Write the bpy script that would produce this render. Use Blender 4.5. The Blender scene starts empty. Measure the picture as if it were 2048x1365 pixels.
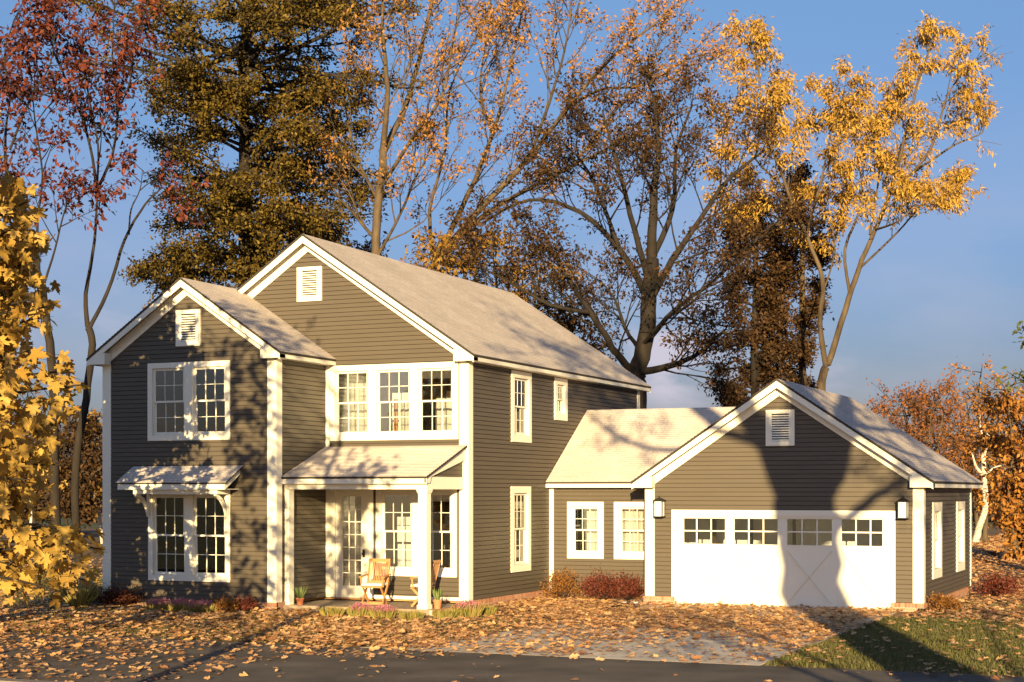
import bpy, math, random
import numpy as np
from mathutils import Vector, Matrix, Quaternion
R = random.Random(11)
SC = bpy.context.scene
COL = SC.collection

# ------------------------------------------------------------------ camera
PHI = 0.41596
CAMP = Vector((12.15, -29.773, 2.416))
F = 3204.389; HY = 983.671
cam = bpy.data.cameras.new('camera')
cam.sensor_width = 36; cam.lens = F / 2048 * 36
cam.shift_y = (HY - 682.5) / 2048
cam.clip_start = 0.3; cam.clip_end = 3000
co = bpy.data.objects.new('camera', cam); COL.objects.link(co)
co.location = CAMP; co.rotation_euler = (math.pi / 2, 0, PHI)
SC.camera = co
RT = Vector((math.cos(PHI), math.sin(PHI), 0)); FW = Vector((-math.sin(PHI), math.cos(PHI), 0))

# ------------------------------------------------------------------ light
SUNV = Vector((0.37, -1.0, 0.172)).normalized()
ELEV = math.asin(SUNV.z)
sl = bpy.data.lights.new('sun', 'SUN'); sl.energy = 5.0; sl.angle = math.radians(0.3)
sl.color = (1.0, 0.75, 0.37)
so = bpy.data.objects.new('sun', sl); COL.objects.link(so)
so.rotation_euler = SUNV.to_track_quat('Z', 'Y').to_euler()
w = bpy.data.worlds.new('World'); SC.world = w; w.use_nodes = True
nt = w.node_tree; nt.nodes.clear()
def N(nt, t, **k):
    n = nt.nodes.new(t)
    for a, b in k.items(): setattr(n, a, b)
    return n
out = N(nt, 'ShaderNodeOutputWorld'); bg = N(nt, 'ShaderNodeBackground'); bg.inputs['Strength'].default_value = 0.05
sky = N(nt, 'ShaderNodeTexSky', sky_type='NISHITA', sun_disc=False)
sky.sun_elevation = ELEV; sky.sun_rotation = math.atan2(SUNV.x, SUNV.y)
sky.air_density = 1.3; sky.dust_density = 0.6; sky.ozone_density = 3.0
tc = N(nt, 'ShaderNodeTexCoord'); mp = N(nt, 'ShaderNodeMapping'); mp.inputs['Scale'].default_value = (1, 1, 2.6)
mp.inputs['Location'].default_value = (0.35, 0.1, 0.02)
nz = N(nt, 'ShaderNodeTexNoise'); nz.inputs['Scale'].default_value = 4.2; nz.inputs['Detail'].default_value = 6; nz.inputs['Roughness'].default_value = 0.5
cr = N(nt, 'ShaderNodeValToRGB'); cr.color_ramp.elements[0].position = 0.47; cr.color_ramp.elements[1].position = 0.66
sp = N(nt, 'ShaderNodeSeparateXYZ')
ra = N(nt, 'ShaderNodeMapRange'); ra.inputs[1].default_value = 0.24; ra.inputs[2].default_value = 0.09; ra.inputs[3].default_value = 0.0; ra.inputs[4].default_value = 0.9
mu = N(nt, 'ShaderNodeMath', operation='MULTIPLY')
mx = N(nt, 'ShaderNodeMix', data_type='RGBA')
tint = N(nt, 'ShaderNodeMix', data_type='RGBA', blend_type='MULTIPLY'); tint.inputs[0].default_value = 1.0
tint.inputs[7].default_value = (0.80, 0.84, 1.32, 1)
L = nt.links.new
L(tc.outputs['Generated'], mp.inputs['Vector']); L(mp.outputs[0], nz.inputs['Vector']); L(nz.outputs[0], cr.inputs[0])
L(tc.outputs['Generated'], sp.inputs[0]); L(sp.outputs[2], ra.inputs[0]); L(cr.outputs[0], mu.inputs[0]); L(ra.outputs[0], mu.inputs[1])
hz = N(nt, 'ShaderNodeMapRange'); hz.inputs[1].default_value = 0.0; hz.inputs[2].default_value = 0.30
hm = N(nt, 'ShaderNodeMix', data_type='RGBA'); hm.inputs[6].default_value = (0.455, 0.48, 1.04, 1); hm.inputs[7].default_value = (0.87, 0.93, 1.22, 1)
L(sp.outputs[2], hz.inputs[0]); L(hz.outputs[0], hm.inputs[0]); L(hm.outputs[2], tint.inputs[7])
acc = None
for (px, py, rad, amp) in ((1385, 690, .040, 1.0), (1330, 745, .030, .8), (40, 640, .035, .5), (235, 640, .03, .45), (1640, 740, .03, .5), (1290, 640, .025, .4)):
    dv = (RT * ((px - 1024) / F) + FW + Vector((0, 0, -(py - HY) / F))).normalized()
    ds = N(nt, 'ShaderNodeVectorMath', operation='DISTANCE'); ds.inputs[1].default_value = dv; L(mp.outputs[0], ds.inputs[0]) if 0 else L(tc.outputs['Generated'], ds.inputs[0])
    mm_ = N(nt, 'ShaderNodeMapRange', interpolation_type='SMOOTHSTEP'); mm_.inputs[1].default_value = rad * 1.3; mm_.inputs[2].default_value = 0; mm_.inputs[3].default_value = 0; mm_.inputs[4].default_value = amp
    L(ds.outputs['Value'], mm_.inputs[0])
    if acc is None: acc = mm_.outputs[0]
    else:
        ad = N(nt, 'ShaderNodeMath', operation='ADD'); L(acc, ad.inputs[0]); L(mm_.outputs[0], ad.inputs[1]); acc = ad.outputs[0]
n3 = N(nt, 'ShaderNodeTexNoise'); n3.inputs['Scale'].default_value = 22; n3.inputs['Detail'].default_value = 6; L(mp.outputs[0], n3.inputs['Vector'])
r3 = N(nt, 'ShaderNodeMapRange'); r3.inputs[1].default_value = .35; r3.inputs[2].default_value = .62; L(n3.outputs[0], r3.inputs[0])
c3 = N(nt, 'ShaderNodeMath', operation='MULTIPLY'); L(acc, c3.inputs[0]); L(r3.outputs[0], c3.inputs[1])
mu2 = N(nt, 'ShaderNodeMath', operation='MULTIPLY'); mu2.inputs[1].default_value = .35; L(mu.outputs[0], mu2.inputs[0])
mxx = N(nt, 'ShaderNodeMath', operation='MAXIMUM'); L(c3.outputs[0], mxx.inputs[0]); L(mu2.outputs[0], mxx.inputs[1]); mxx.use_clamp = True
L(sky.outputs[0], tint.inputs[6]); L(mxx.outputs[0], mx.inputs[0]); L(tint.outputs[2], mx.inputs[6])
mx.inputs[7].default_value = (4.6, 4.35, 5.1, 1)
# sun-side sky, out of view, boosted and tinted as added fill for shaded walls
gl = N(nt, 'ShaderNodeMapRange'); gl.inputs[1].default_value = 0.25; gl.inputs[2].default_value = -0.75; gl.inputs[3].default_value = 0.0; gl.inputs[4].default_value = 1.0
vm = N(nt, 'ShaderNodeVectorMath', operation='MULTIPLY'); gm = N(nt, 'ShaderNodeMix', data_type='RGBA'); gm.inputs[6].default_value = (1, 1, 1, 1); gm.inputs[7].default_value = (1.95, 1.85, 1.65, 1)
L(sp.outputs[1], gl.inputs[0]); L(mx.outputs[2], vm.inputs[0]); L(gl.outputs[0], gm.inputs[0]); L(gm.outputs[2], vm.inputs[1]); L(vm.outputs[0], bg.inputs[0]); L(bg.outputs[0], out.inputs[0])
SC.view_settings.view_transform = 'Standard'; SC.view_settings.look = 'None'
SC.view_settings.exposure = 1.45; SC.view_settings.gamma = 1.0
SC.cycles.use_denoising = True
SC.cycles.max_bounces = 10; SC.cycles.diffuse_bounces = 8; SC.cycles.transparent_max_bounces = 12

# ------------------------------------------------------------------ helpers
def tag(o, label=None, cat=None, group=None, kind=None):
    for k, v in (('label', label), ('category', cat), ('group', group), ('kind', kind)):
        if v: o[k] = v
    return o
def empty(name, loc=(0, 0, 0), rz=0):
    o = bpy.data.objects.new(name, None); COL.objects.link(o)
    o.location = loc; o.rotation_euler = (0, 0, rz); o.empty_display_size = 0.2
    return o
class MB:
    def __init__(s): s.v = []; s.f = []; s.m = []; s.uv = []; s.c = []; s.hasuv = False; s.hasc = False
    def face(s, pts, mi=0, uv=None, c=0.5):
        b = len(s.v); s.v += [tuple(p) for p in pts]; s.f.append(tuple(range(b, b + len(pts)))); s.m.append(mi)
        s.uv.append(uv); s.c.append(c)
        if uv: s.hasuv = True
    def hexa(s, P, mi=0, c=0.5, m6=None):
        # P: 8 points, bottom 0-3 (ccw from above), top 4-7
        Q = ((3, 2, 1, 0), (4, 5, 6, 7), (0, 1, 5, 4), (1, 2, 6, 5), (2, 3, 7, 6), (3, 0, 4, 7))
        for k, q in enumerate(Q): s.face([P[i] for i in q], m6[k] if m6 else mi, None, c)
    def box(s, x0, x1, y0, y1, z0, z1, mi=0, c=0.5):
        s.hexa([(x0, y0, z0), (x1, y0, z0), (x1, y1, z0), (x0, y1, z0), (x0, y0, z1), (x1, y0, z1), (x1, y1, z1), (x0, y1, z1)], mi, c)
    def prism(s, poly, off, mi=0, c=0.5):
        # poly: list of 3D points; off: vector of extrusion
        off = Vector(off); a = [Vector(p) for p in poly]; b = [p + off for p in a]; n = len(a)
        s.face(a[::-1], mi, None, c); s.face(b, mi, None, c)
        for i in range(n): s.face([a[i], a[(i + 1) % n], b[(i + 1) % n], b[i]], mi, None, c)
    def bar(s, p, q, w, h=None, up=(0, 0, 1), mi=0, c=0.5):
        p = Vector(p); q = Vector(q); h = h or w; d = (q - p).normalized(); u = Vector(up)
        if abs(d.dot(u)) > 0.97: u = Vector((0, 1, 0))
        x = d.cross(u).normalized() * (w / 2); z = x.normalized().cross(d).normalized() * (h / 2)
        s.hexa([p - x - z, p + x - z, q + x - z, q - x - z, p - x + z, p + x + z, q + x + z, q - x + z], mi, c)
    def lathe(s, prof, cx=0, cy=0, n=20, mi=0, closed=False):
        for i in range(n):
            a0 = 2 * math.pi * i / n; a1 = 2 * math.pi * (i + 1) / n
            for (r0, z0), (r1, z1) in zip(prof, prof[1:]):
                pts = [(cx + r0 * math.cos(a0), cy + r0 * math.sin(a0), z0), (cx + r0 * math.cos(a1), cy + r0 * math.sin(a1), z0),
                       (cx + r1 * math.cos(a1), cy + r1 * math.sin(a1), z1), (cx + r1 * math.cos(a0), cy + r1 * math.sin(a0), z1)]
                if r0 < 1e-5: pts = pts[1:]
                elif r1 < 1e-5: pts = pts[:3]
                s.face(pts, mi)
    def tube(s, pts, r0, r1, n=6, mi=0, radii=None, c=0.5):
        pts = [Vector(p) for p in pts]; m = len(pts); b = len(s.v); px = None
        for i, p in enumerate(pts):
            d = (pts[min(i + 1, m - 1)] - pts[max(i - 1, 0)]).normalized()
            if px is None:
                px = d.cross(Vector((0.3, 0.9, 0.2))).normalized()
            px = (px - d * px.dot(d)).normalized(); py = d.cross(px)
            r = radii[i] if radii else r0 + (r1 - r0) * i / (m - 1)
            for k in range(n):
                a = 2 * math.pi * k / n; s.v.append(tuple(p + (px * math.cos(a) + py * math.sin(a)) * r))
        for i in range(m - 1):
            for k in range(n):
                k2 = (k + 1) % n
                s.f.append((b + i * n + k, b + i * n + k2, b + (i + 1) * n + k2, b + (i + 1) * n + k)); s.m.append(mi); s.uv.append(None); s.c.append(c)
        s.f.append(tuple(b + (m - 1) * n + k for k in range(n))); s.m.append(mi); s.uv.append(None); s.c.append(c)
    def build(s, name, mats, parent=None, smooth=False):
        me = bpy.data.meshes.new(name); me.from_pydata(s.v, [], s.f)
        mats = mats if isinstance(mats, (list, tuple)) else [mats]
        for m in mats: me.materials.append(m)
        me.polygons.foreach_set('material_index', s.m)
        if s.hasuv:
            ul = me.uv_layers.new(name='UVMap'); flat = []
            for f, uv in zip(s.f, s.uv):
                for i in range(len(f)): flat += list(uv[i]) if uv else [0.0, 0.0]
            ul.data.foreach_set('uv', flat)
        at = me.attributes.new('rnd', 'FLOAT', 'FACE'); at.data.foreach_set('value', s.c)
        if smooth: me.polygons.foreach_set('use_smooth', [True] * len(s.f))
        me.update()
        o = bpy.data.objects.new(name, me); COL.objects.link(o)
        if parent: o.parent = parent
        return o

# ------------------------------------------------------------------ materials
def mat(name, col, rough=0.6, var=0.0, vscale=3.0, bump=0.0, bscale=40.0, spec=0.3, ramp=None, attr=None, trans=0.0, coord='Object', stretch=None, metal=0.0):
    m = bpy.data.materials.new(name); m.use_nodes = True; nt = m.node_tree; nt.nodes.clear()
    o = N(nt, 'ShaderNodeOutputMaterial'); b = N(nt, 'ShaderNodeBsdfPrincipled')
    b.inputs['Roughness'].default_value = rough; b.inputs['Specular IOR Level'].default_value = spec; b.inputs['Metallic'].default_value = metal
    L = nt.links.new
    tc = N(nt, 'ShaderNodeTexCoord'); src = tc.outputs[coord]
    if stretch:
        mp = N(nt, 'ShaderNodeMapping'); mp.inputs['Scale'].default_value = stretch; L(src, mp.inputs[0]); src = mp.outputs[0]
    c4 = tuple(col) + (1,)
    if attr:
        at = N(nt, 'ShaderNodeAttribute', attribute_name='rnd'); r = N(nt, 'ShaderNodeValToRGB'); e = r.color_ramp.elements
        n = len(attr)
        e[0].color = tuple(attr[0]) + (1,); e[1].color = tuple(attr[-1]) + (1,)
        for i in range(1, n - 1):
            x = e.new(i / (n - 1)); x.color = tuple(attr[i]) + (1,)
        L(at.outputs['Fac'], r.inputs[0]); cs = r.outputs[0]
    elif ramp:
        nz = N(nt, 'ShaderNodeTexNoise'); nz.inputs['Scale'].default_value = vscale; nz.inputs['Detail'].default_value = 5
        r = N(nt, 'ShaderNodeValToRGB'); e = r.color_ramp.elements; e[0].position = 0.32; e[1].position = 0.68
        e[0].color = tuple(ramp[0]) + (1,); e[1].color = tuple(ramp[-1]) + (1,)
        for i in range(1, len(ramp) - 1):
            x = e.new(0.32 + 0.36 * i / (len(ramp) - 1)); x.color = tuple(ramp[i]) + (1,)
        L(src, nz.inputs['Vector']); L(nz.outputs[0], r.inputs[0]); cs = r.outputs[0]
    else:
        rg = N(nt, 'ShaderNodeRGB'); rg.outputs[0].default_value = c4; cs = rg.outputs[0]
    if var:
        nz = N(nt, 'ShaderNodeTexNoise'); nz.inputs['Scale'].default_value = vscale; nz.inputs['Detail'].default_value = 4
        mr = N(nt, 'ShaderNodeMapRange'); mr.inputs[1].default_value = 0.3; mr.inputs[2].default_value = 0.7; mr.inputs[3].default_value = 1 - var; mr.inputs[4].default_value = 1 + var
        hs = N(nt, 'ShaderNodeHueSaturation'); L(src, nz.inputs['Vector']); L(nz.outputs[0], mr.inputs[0]); L(mr.outputs[0], hs.inputs['Value']); L(cs, hs.inputs['Color']); cs = hs.outputs[0]
    L(cs, b.inputs['Base Color'])
    if bump:
        n2 = N(nt, 'ShaderNodeTexNoise'); n2.inputs['Scale'].default_value = bscale; n2.inputs['Detail'].default_value = 4
        bp = N(nt, 'ShaderNodeBump'); bp.inputs['Strength'].default_value = bump; bp.inputs['Distance'].default_value = 0.02
        L(src, n2.inputs['Vector']); L(n2.outputs[0], bp.inputs['Height']); L(bp.outputs[0], b.inputs['Normal'])
    if trans:
        t = N(nt, 'ShaderNodeBsdfTranslucent'); ms = N(nt, 'ShaderNodeMixShader'); ms.inputs[0].default_value = trans
        L(cs, t.inputs['Color']); L(b.outputs[0], ms.inputs[1]); L(t.outputs[0], ms.inputs[2]); L(ms.outputs[0], o.inputs[0])
    else: L(b.outputs[0], o.inputs[0])
    return m
def glass_mat():
    m = bpy.data.materials.new('window_glass'); m.use_nodes = True; nt = m.node_tree; nt.nodes.clear(); L = nt.links.new
    o = N(nt, 'ShaderNodeOutputMaterial'); t = N(nt, 'ShaderNodeBsdfTransparent'); g = N(nt, 'ShaderNodeBsdfGlossy'); g.inputs['Roughness'].default_value = 0.02
    t.inputs[0].default_value = (0.9, 0.92, 0.92, 1); f = N(nt, 'ShaderNodeFresnel'); f.inputs['IOR'].default_value = 2.0; ms = N(nt, 'ShaderNodeMixShader')
    L(f.outputs[0], ms.inputs[0]); L(t.outputs[0], ms.inputs[1]); L(g.outputs[0], ms.inputs[2]); L(ms.outputs[0], o.inputs[0]); return m
def shingle_mat():
    m = bpy.data.materials.new('roof_shingles'); m.use_nodes = True; nt = m.node_tree; nt.nodes.clear(); L = nt.links.new
    o = N(nt, 'ShaderNodeOutputMaterial'); b = N(nt, 'ShaderNodeBsdfPrincipled'); b.inputs['Roughness'].default_value = 0.9; b.inputs['Specular IOR Level'].default_value = 0.15
    uv = N(nt, 'ShaderNodeTexCoord'); br = N(nt, 'ShaderNodeTexBrick'); br.inputs['Scale'].default_value = 1.0
    br.inputs['Brick Width'].default_value = 0.3; br.inputs['Row Height'].default_value = 0.095; br.inputs['Mortar Size'].default_value = 0.004
    br.inputs['Color1'].default_value = (0.565, 0.50, 0.45, 1); br.inputs['Color2'].default_value = (0.49, 0.43, 0.39, 1); br.inputs['Mortar'].default_value = (0.30, 0.26, 0.225, 1)
    nz = N(nt, 'ShaderNodeTexNoise'); nz.inputs['Scale'].default_value = 90; hs = N(nt, 'ShaderNodeHueSaturation')
    mr = N(nt, 'ShaderNodeMapRange'); mr.inputs[1].default_value = 0.3; mr.inputs[2].default_value = 0.7; mr.inputs[3].default_value = 0.8; mr.inputs[4].default_value = 1.2
    n2 = N(nt, 'ShaderNodeTexNoise'); n2.inputs['Scale'].default_value = 0.8; mm = N(nt, 'ShaderNodeMath', operation='MULTIPLY')
    m2 = N(nt, 'ShaderNodeMapRange'); m2.inputs[1].default_value = 0.3; m2.inputs[2].default_value = 0.7; m2.inputs[3].default_value = 0.92; m2.inputs[4].default_value = 1.08
    L(uv.outputs['UV'], br.inputs['Vector']); L(uv.outputs['UV'], nz.inputs['Vector']); L(uv.outputs['UV'], n2.inputs['Vector']); L(nz.outputs[0], mr.inputs[0]); L(n2.outputs[0], m2.inputs[0])
    L(mr.outputs[0], mm.inputs[0]); L(m2.outputs[0], mm.inputs[1]); L(mm.outputs[0], hs.inputs['Value']); L(br.outputs[0], hs.inputs['Color']); L(hs.outputs[0], b.inputs['Base Color']); L(b.outputs[0], o.inputs[0]); return m
M = {}
M['white'] = mat('white_paint', (0.72, 0.68, 0.58), 0.5, var=0.02, vscale=1.5)
M['siding'] = mat('olive_siding', (0.082, 0.067, 0.051), 0.55, var=0.05, vscale=1.2, stretch=(1, 1, 6), bump=0.05, bscale=60)
M['lap_shade'] = mat('siding_lap_shade', (0.042, 0.030, 0.017), 0.8)  # groove strip under each course, coloured dark in place of a lap shadow
M['inside'] = mat('interior_paint', (0.84, 0.82, 0.83), 0.8)
M['soffit'] = mat('soffit_board', (0.42, 0.35, 0.27), 0.7)
M['edge'] = mat('roof_edge', (0.035, 0.03, 0.027), 0.8)
M['shingle'] = shingle_mat()
M['glass'] = glass_mat()
M['mortar'] = mat('mortar', (0.42, 0.37, 0.31), 0.9, bump=0.2)
M['brick'] = mat('red_brick', (0, 0, 0), 0.85, attr=[(0.26, 0.10, 0.06), (0.34, 0.16, 0.10), (0.38, 0.22, 0.14), (0.30, 0.14, 0.09)], var=0.12, vscale=25, bump=0.2)
M['wood'] = mat('teak_wood', (0.40, 0.19, 0.07), 0.5, var=0.18, vscale=14, stretch=(1, 1, 0.2))
M['doorwood'] = mat('stained_door_wood', (0.50, 0.27, 0.12), 0.45, var=0.12, vscale=9, stretch=(1, 1, 0.15))
M['darkwood'] = mat('dark_wood', (0.05, 0.028, 0.018), 0.5, var=0.2, vscale=8)
M['cushion'] = mat('cushion_fabric', (0.78, 0.72, 0.62), 0.9, bump=0.1, bscale=120)
M['curtain'] = mat('curtain_fabric', (0.78, 0.75, 0.70), 0.9, var=0.05, vscale=6, trans=0.25)
M['black'] = mat('black_metal', (0.012, 0.012, 0.013), 0.4, spec=0.5)
M['lampglass'] = mat('frosted_glass', (0.85, 0.85, 0.84), 0.25, spec=0.5)
M['terracotta'] = mat('terracotta', (0.48, 0.17, 0.08), 0.8, var=0.1, vscale=8)
M['soil'] = mat('soil', (0.03, 0.02, 0.012), 0.9)
M['slab'] = mat('porch_slab', (0.26, 0.20, 0.15), 0.8, var=0.1, vscale=5)

def P(px, py, depth):
    return CAMP + RT * ((px - 1024) / F * depth) + FW * depth + Vector((0, 0, -(py - HY) / F * depth))
GZ = -0.18
def G(px, py, z=GZ):
    d = -(py - HY) / F; t = (z - CAMP.z) / d
    return P(px, py, t)

# ------------------------------------------------------------------ the house
house = tag(empty('house', (0, 0, GZ)), 'two storey olive brown clapboard house with white trim, tan shingle roofs and attached garage', 'house')
HP = Vector((0, 0, -GZ))
def H(o):
    if o.parent is None or o.parent == house:
        o.parent = house; o.location = Vector(o.location) + HP
    return o
S = 0.671
YL, YM, YMB, XM0, XM1, XMR = 0.0, 2.123, 13.473, -11.13, -2.996, -7.063
XL0, XL1 = -11.215, -6.606; XLM = (XL0 + XL1) / 2
YG, YGB, XG0, XG1 = 5.422, 12.70, 0.0, 6.292; XGM = XG1 / 2
YC = 6.792; OE = 0.262; WB = 0.21; TH = 0.12
ZEM, ZEL, ZEG = 5.415, 5.44, 2.64

def wall(name, axis, pos, nrm, u0, u1, z0, z1, openings=(), lim=None, parent=None, lap_shade=True):
    # axis 'x': wall runs along x at y=pos, outward normal nrm*y ; axis 'y': runs along y at x=pos, outward nrm*x
    b = MB()
    def pt(u, z, o):
        return (u, pos + nrm * o, z) if axis == 'x' else (pos + nrm * o, u, z)
    flip = (axis == 'x' and nrm < 0) or (axis == 'y' and nrm > 0)
    def quad(a, c, d, e, mi):
        q = [a, c, d, e]
        b.face(q if flip else q[::-1], mi)
    zs = set([z0, z1])
    k = z0
    while k < z1: zs.add(round(k, 5)); zs.add(round(min(k + 0.013, z1), 5)); k += 0.1
    for o in openings: zs.add(o[2]); zs.add(o[3])
    zs = sorted(z for z in zs if z0 <= z <= z1)
    for za, zb in zip(zs, zs[1:]):
        if zb - za < 1e-4: continue
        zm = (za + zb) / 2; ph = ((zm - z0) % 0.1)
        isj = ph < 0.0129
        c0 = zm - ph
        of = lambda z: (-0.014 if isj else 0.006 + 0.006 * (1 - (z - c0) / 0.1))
        ints = [(u0, u1)]
        for o in openings:
            if o[2] < zm < o[3]:
                n = []
                for a, c in ints:
                    if o[1] <= a or o[0] >= c: n.append((a, c)); continue
                    if a < o[0]: n.append((a, o[0]))
                    if o[1] < c: n.append((o[1], c))
                ints = n
        for a, c in ints:
            a0, a1, c0_, c1 = a, a, c, c
            if lim:
                l0 = lim(za); l1 = lim(zb)
                a0 = max(a, l0[0]); c0_ = min(c, l0[1]); a1 = max(a, l1[0]); c1 = min(c, l1[1])
                if a0 >= c0_: continue
                if a1 > c1: a1 = c1 = (a1 + c1) / 2
            oa, ob = of(za), of(zb)
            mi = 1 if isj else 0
            quad(pt(a0, za, oa), pt(c0_, za, oa), pt(c1, zb, ob), pt(a1, zb, ob), mi)
            quad(pt(c0_, za, -TH), pt(a0, za, -TH), pt(a1, zb, -TH), pt(c1, zb, -TH), 2)
            quad(pt(a0, za, -TH), pt(c0_, za, -TH), pt(c0_, za, oa), pt(a0, za, oa), mi)
            quad(pt(a1, zb, ob), pt(c1, zb, ob), pt(c1, zb, -TH), pt(a1, zb, -TH), mi)
            quad(pt(a0, za, -TH), pt(a0, za, oa), pt(a1, zb, ob), pt(a1, zb, -TH), 2)
            quad(pt(c0_, za, oa), pt(c0_, za, -TH), pt(c1, zb, -TH), pt(c1, zb, ob), 2)
    return H(b.build(name, [M['siding'], M['lap_shade'], M['inside']], parent))

def window(axis, pos, nrm, u0, u1, z0, z1, units, casing=0.105, mull=0.19, sash=0.05, cols=3, rows=2, dh=True, name='window', side=None, parent=None):
    """a window assembly: frame + sash bars + panes. returns opening"""
    def bx(b, ua, ub, oa, ob, za, zb, mi=0):
        if axis == 'x': b.box(ua, ub, min(pos + nrm * oa, pos + nrm * ob), max(pos + nrm * oa, pos + nrm * ob), za, zb, mi)
        else: b.box(min(pos + nrm * oa, pos + nrm * ob), max(pos + nrm * oa, pos + nrm * ob), ua, ub, za, zb, mi)
    ca = casing
    b = MB()
    bx(b, u0, u1, -0.02, 0.035, z1 - ca, z1); bx(b, u0, u1, -0.02, 0.035, z0, z0 + ca * 1.05)
    bx(b, u0, u0 + ca, -0.02, 0.034, z0 + ca * 1.05, z1 - ca); bx(b, u1 - ca, u1, -0.02, 0.034, z0 + ca * 1.05, z1 - ca)
    zi0, zi1 = z0 + ca * 1.05, z1 - ca
    W = (u1 - u0 - 2 * ca - mull * (units - 1)) / units
    panes = []
    us = u0 + ca
    for i in range(units):
        a = us + i * (W + mull); c = a + W
        if i < units - 1: bx(b, c, c + mull, -0.02, 0.033, zi0, zi1)
        # jamb lining
        bx(b, a, a + 0.012, -TH - 0.004, -0.02, zi0, zi1); bx(b, c - 0.012, c, -TH - 0.004, -0.02, zi0, zi1)
        bx(b, a, c, -TH - 0.004, -0.02, zi0, zi0 + 0.012); bx(b, a, c, -TH - 0.004, -0.02, zi1 - 0.012, zi1)
        panes.append((a + 0.012, c - 0.012))
    fr = b.build(name, M['white'], parent or house)
    if parent is None: H(fr)
    sb = MB(); gb = MB()
    zm = (zi0 + zi1) / 2
    for a, c in panes:
        parts = [(zi0 + 0.012, zm + 0.02, -0.055), (zm - 0.02, zi1 - 0.012, -0.02)] if dh else [(zi0 + 0.012, zi1 - 0.012, -0.03)]
        for za, zb, o in parts:
            bx(sb, a, c, o - 0.035, o, za, za + sash * (1.1 if o < -0.03 else 0.8)); bx(sb, a, c, o - 0.035, o, zb - sash * 0.8, zb)
            bx(sb, a, a + sash, o - 0.034, o - 0.001, za + sash * .8, zb - sash * .8); bx(sb, c - sash, c, o - 0.034, o - 0.001, za + sash * .8, zb - sash * .8)
            ga, gc = a + sash, c - sash; ha, hb = za + sash, zb - sash * .8
            for k in range(1, cols):
                u = ga + (gc - ga) * k / cols; bx(sb, u - 0.007, u + 0.007, o - 0.028, o - 0.008, ha, hb)
            for k in range(1, rows):
                z = ha + (hb - ha) * k / rows; bx(sb, ga, gc, o - 0.027, o - 0.007, z - 0.007, z + 0.007)
            bx(gb, a + 0.01, c - 0.01, o - 0.02, o - 0.016, za + 0.01, zb - 0.01)
    sb.build('sash', M['white'], fr); gb.build('pane', M['glass'], fr)
    return (u0 + ca - 0.001, u1 - ca + 0.001, zi0, zi1)

openM, openMs, openL, openG, openGs, openC = [], [], [], [], [], []
openM.append(window('x', YM, -1, -6.489, -3.225, 3.575, 5.29, 3, casing=0.13, mull=0.20))
openM.append(window('x', YM, -1, -5.289, -3.262, 0.52, 2.52, 2, casing=0.13, mull=0.19))
openL.append(window('x', YL, -1, -9.975, -7.78, 3.56, 5.305, 2, casing=0.12, mull=0.22))
openL.append(window('x', YL, -1, -9.96, -7.78, 0.42, 2.45, 2, casing=0.12, mull=0.22))
openMs.append(window('y', XM1, 1, 4.445, 5.611, 3.584, 5.255, 1, casing=0.16))
openMs.append(window('y', XM1, 1, 7.09, 7.926, 4.205, 5.255, 1, casing=0.16))
openMs.append(window('y', XM1, 1, 4.428, 5.575, 0.526, 2.541, 1, casing=0.16))
openC.append(window('x', YC, -1, -2.508, -1.557, 0.779, 2.166, 1, casing=0.12))
openC.append(window('x', YC, -1, -1.286, -0.335, 0.779, 2.166, 1, casing=0.12))
openGs.append(window('y', XG1, 1, 6.615, 7.844, 0.465, 2.172, 1, casing=0.2))
openGs.append(window('y', XG1, 1, 10.169, 11.448, 0.465, 2.172, 1, casing=0.2))

def gable(x0, x1, ze, base):
    xm = (x0 + x1) / 2
    def lim(z):
        if z <= ze: return (-1e9, 1e9)
        h = (z - ze) / S; return (x0 + h, x1 - h)
    return lim
# wall surfaces stop just under the roof
zwM = ZEM + S * OE - 0.07; zwL = ZEL + S * OE - 0.07; zwG = ZEG + S * OE - 0.07
DOOR = (-6.46, -5.47, -0.02, 2.50)
wall('wall', 'x', YM, -1, XM0, XM1, 0, zwM + S * (XM1 - XM0) / 2, openM + [DOOR], gable(XM0, XM1, zwM, 0))
wall('wall', 'x', YL, -1, XL0, XL1, 0, zwL + S * (XL1 - XL0) / 2, openL, gable(XL0, XL1, zwL, 0))
GD = (0.72, 5.60, -0.3, 1.90)
wall('wall', 'x', YG, -1, XG0, XG1, 0, zwG + S * XG1 / 2, [GD], gable(XG0, XG1, zwG, 0))
wall('wall', 'y', XM1, 1, YM + TH, YMB, 0, ZEM + 0.0, openMs)
wall('wall', 'y', XL1, 1, YL + TH, YM, 0, ZEL + 0.0)
wall('wall', 'y', XL0, -1, YL + TH, YM, 0, ZEL)
wall('wall', 'y', XM0, -1, YM + TH, YMB, 0, ZEM)
wall('wall', 'x', YMB, 1, XM0, XM1, 0, zwM + S * (XM1 - XM0) / 2, [], gable(XM0, XM1, zwM, 0))
wall('wall', 'y', XG1, 1, YG + TH, YGB, 0, ZEG, openGs)
wall('wall', 'y', XG0, -1, YG + TH, YC, 0, ZEG)
wall('wall', 'x', YGB, 1, XG0, XG1, 0, zwG + S * XG1 / 2, [], gable(XG0, XG1, zwG, 0))
wall('wall', 'x', YC, -1, XM1 + 0.015, XG0 - 0.015, 0, 2.60, openC)
wall('wall', 'x', 12.0, 1, XM1 + 0.015, XG0 - 0.015, 0, 2.60)

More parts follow.
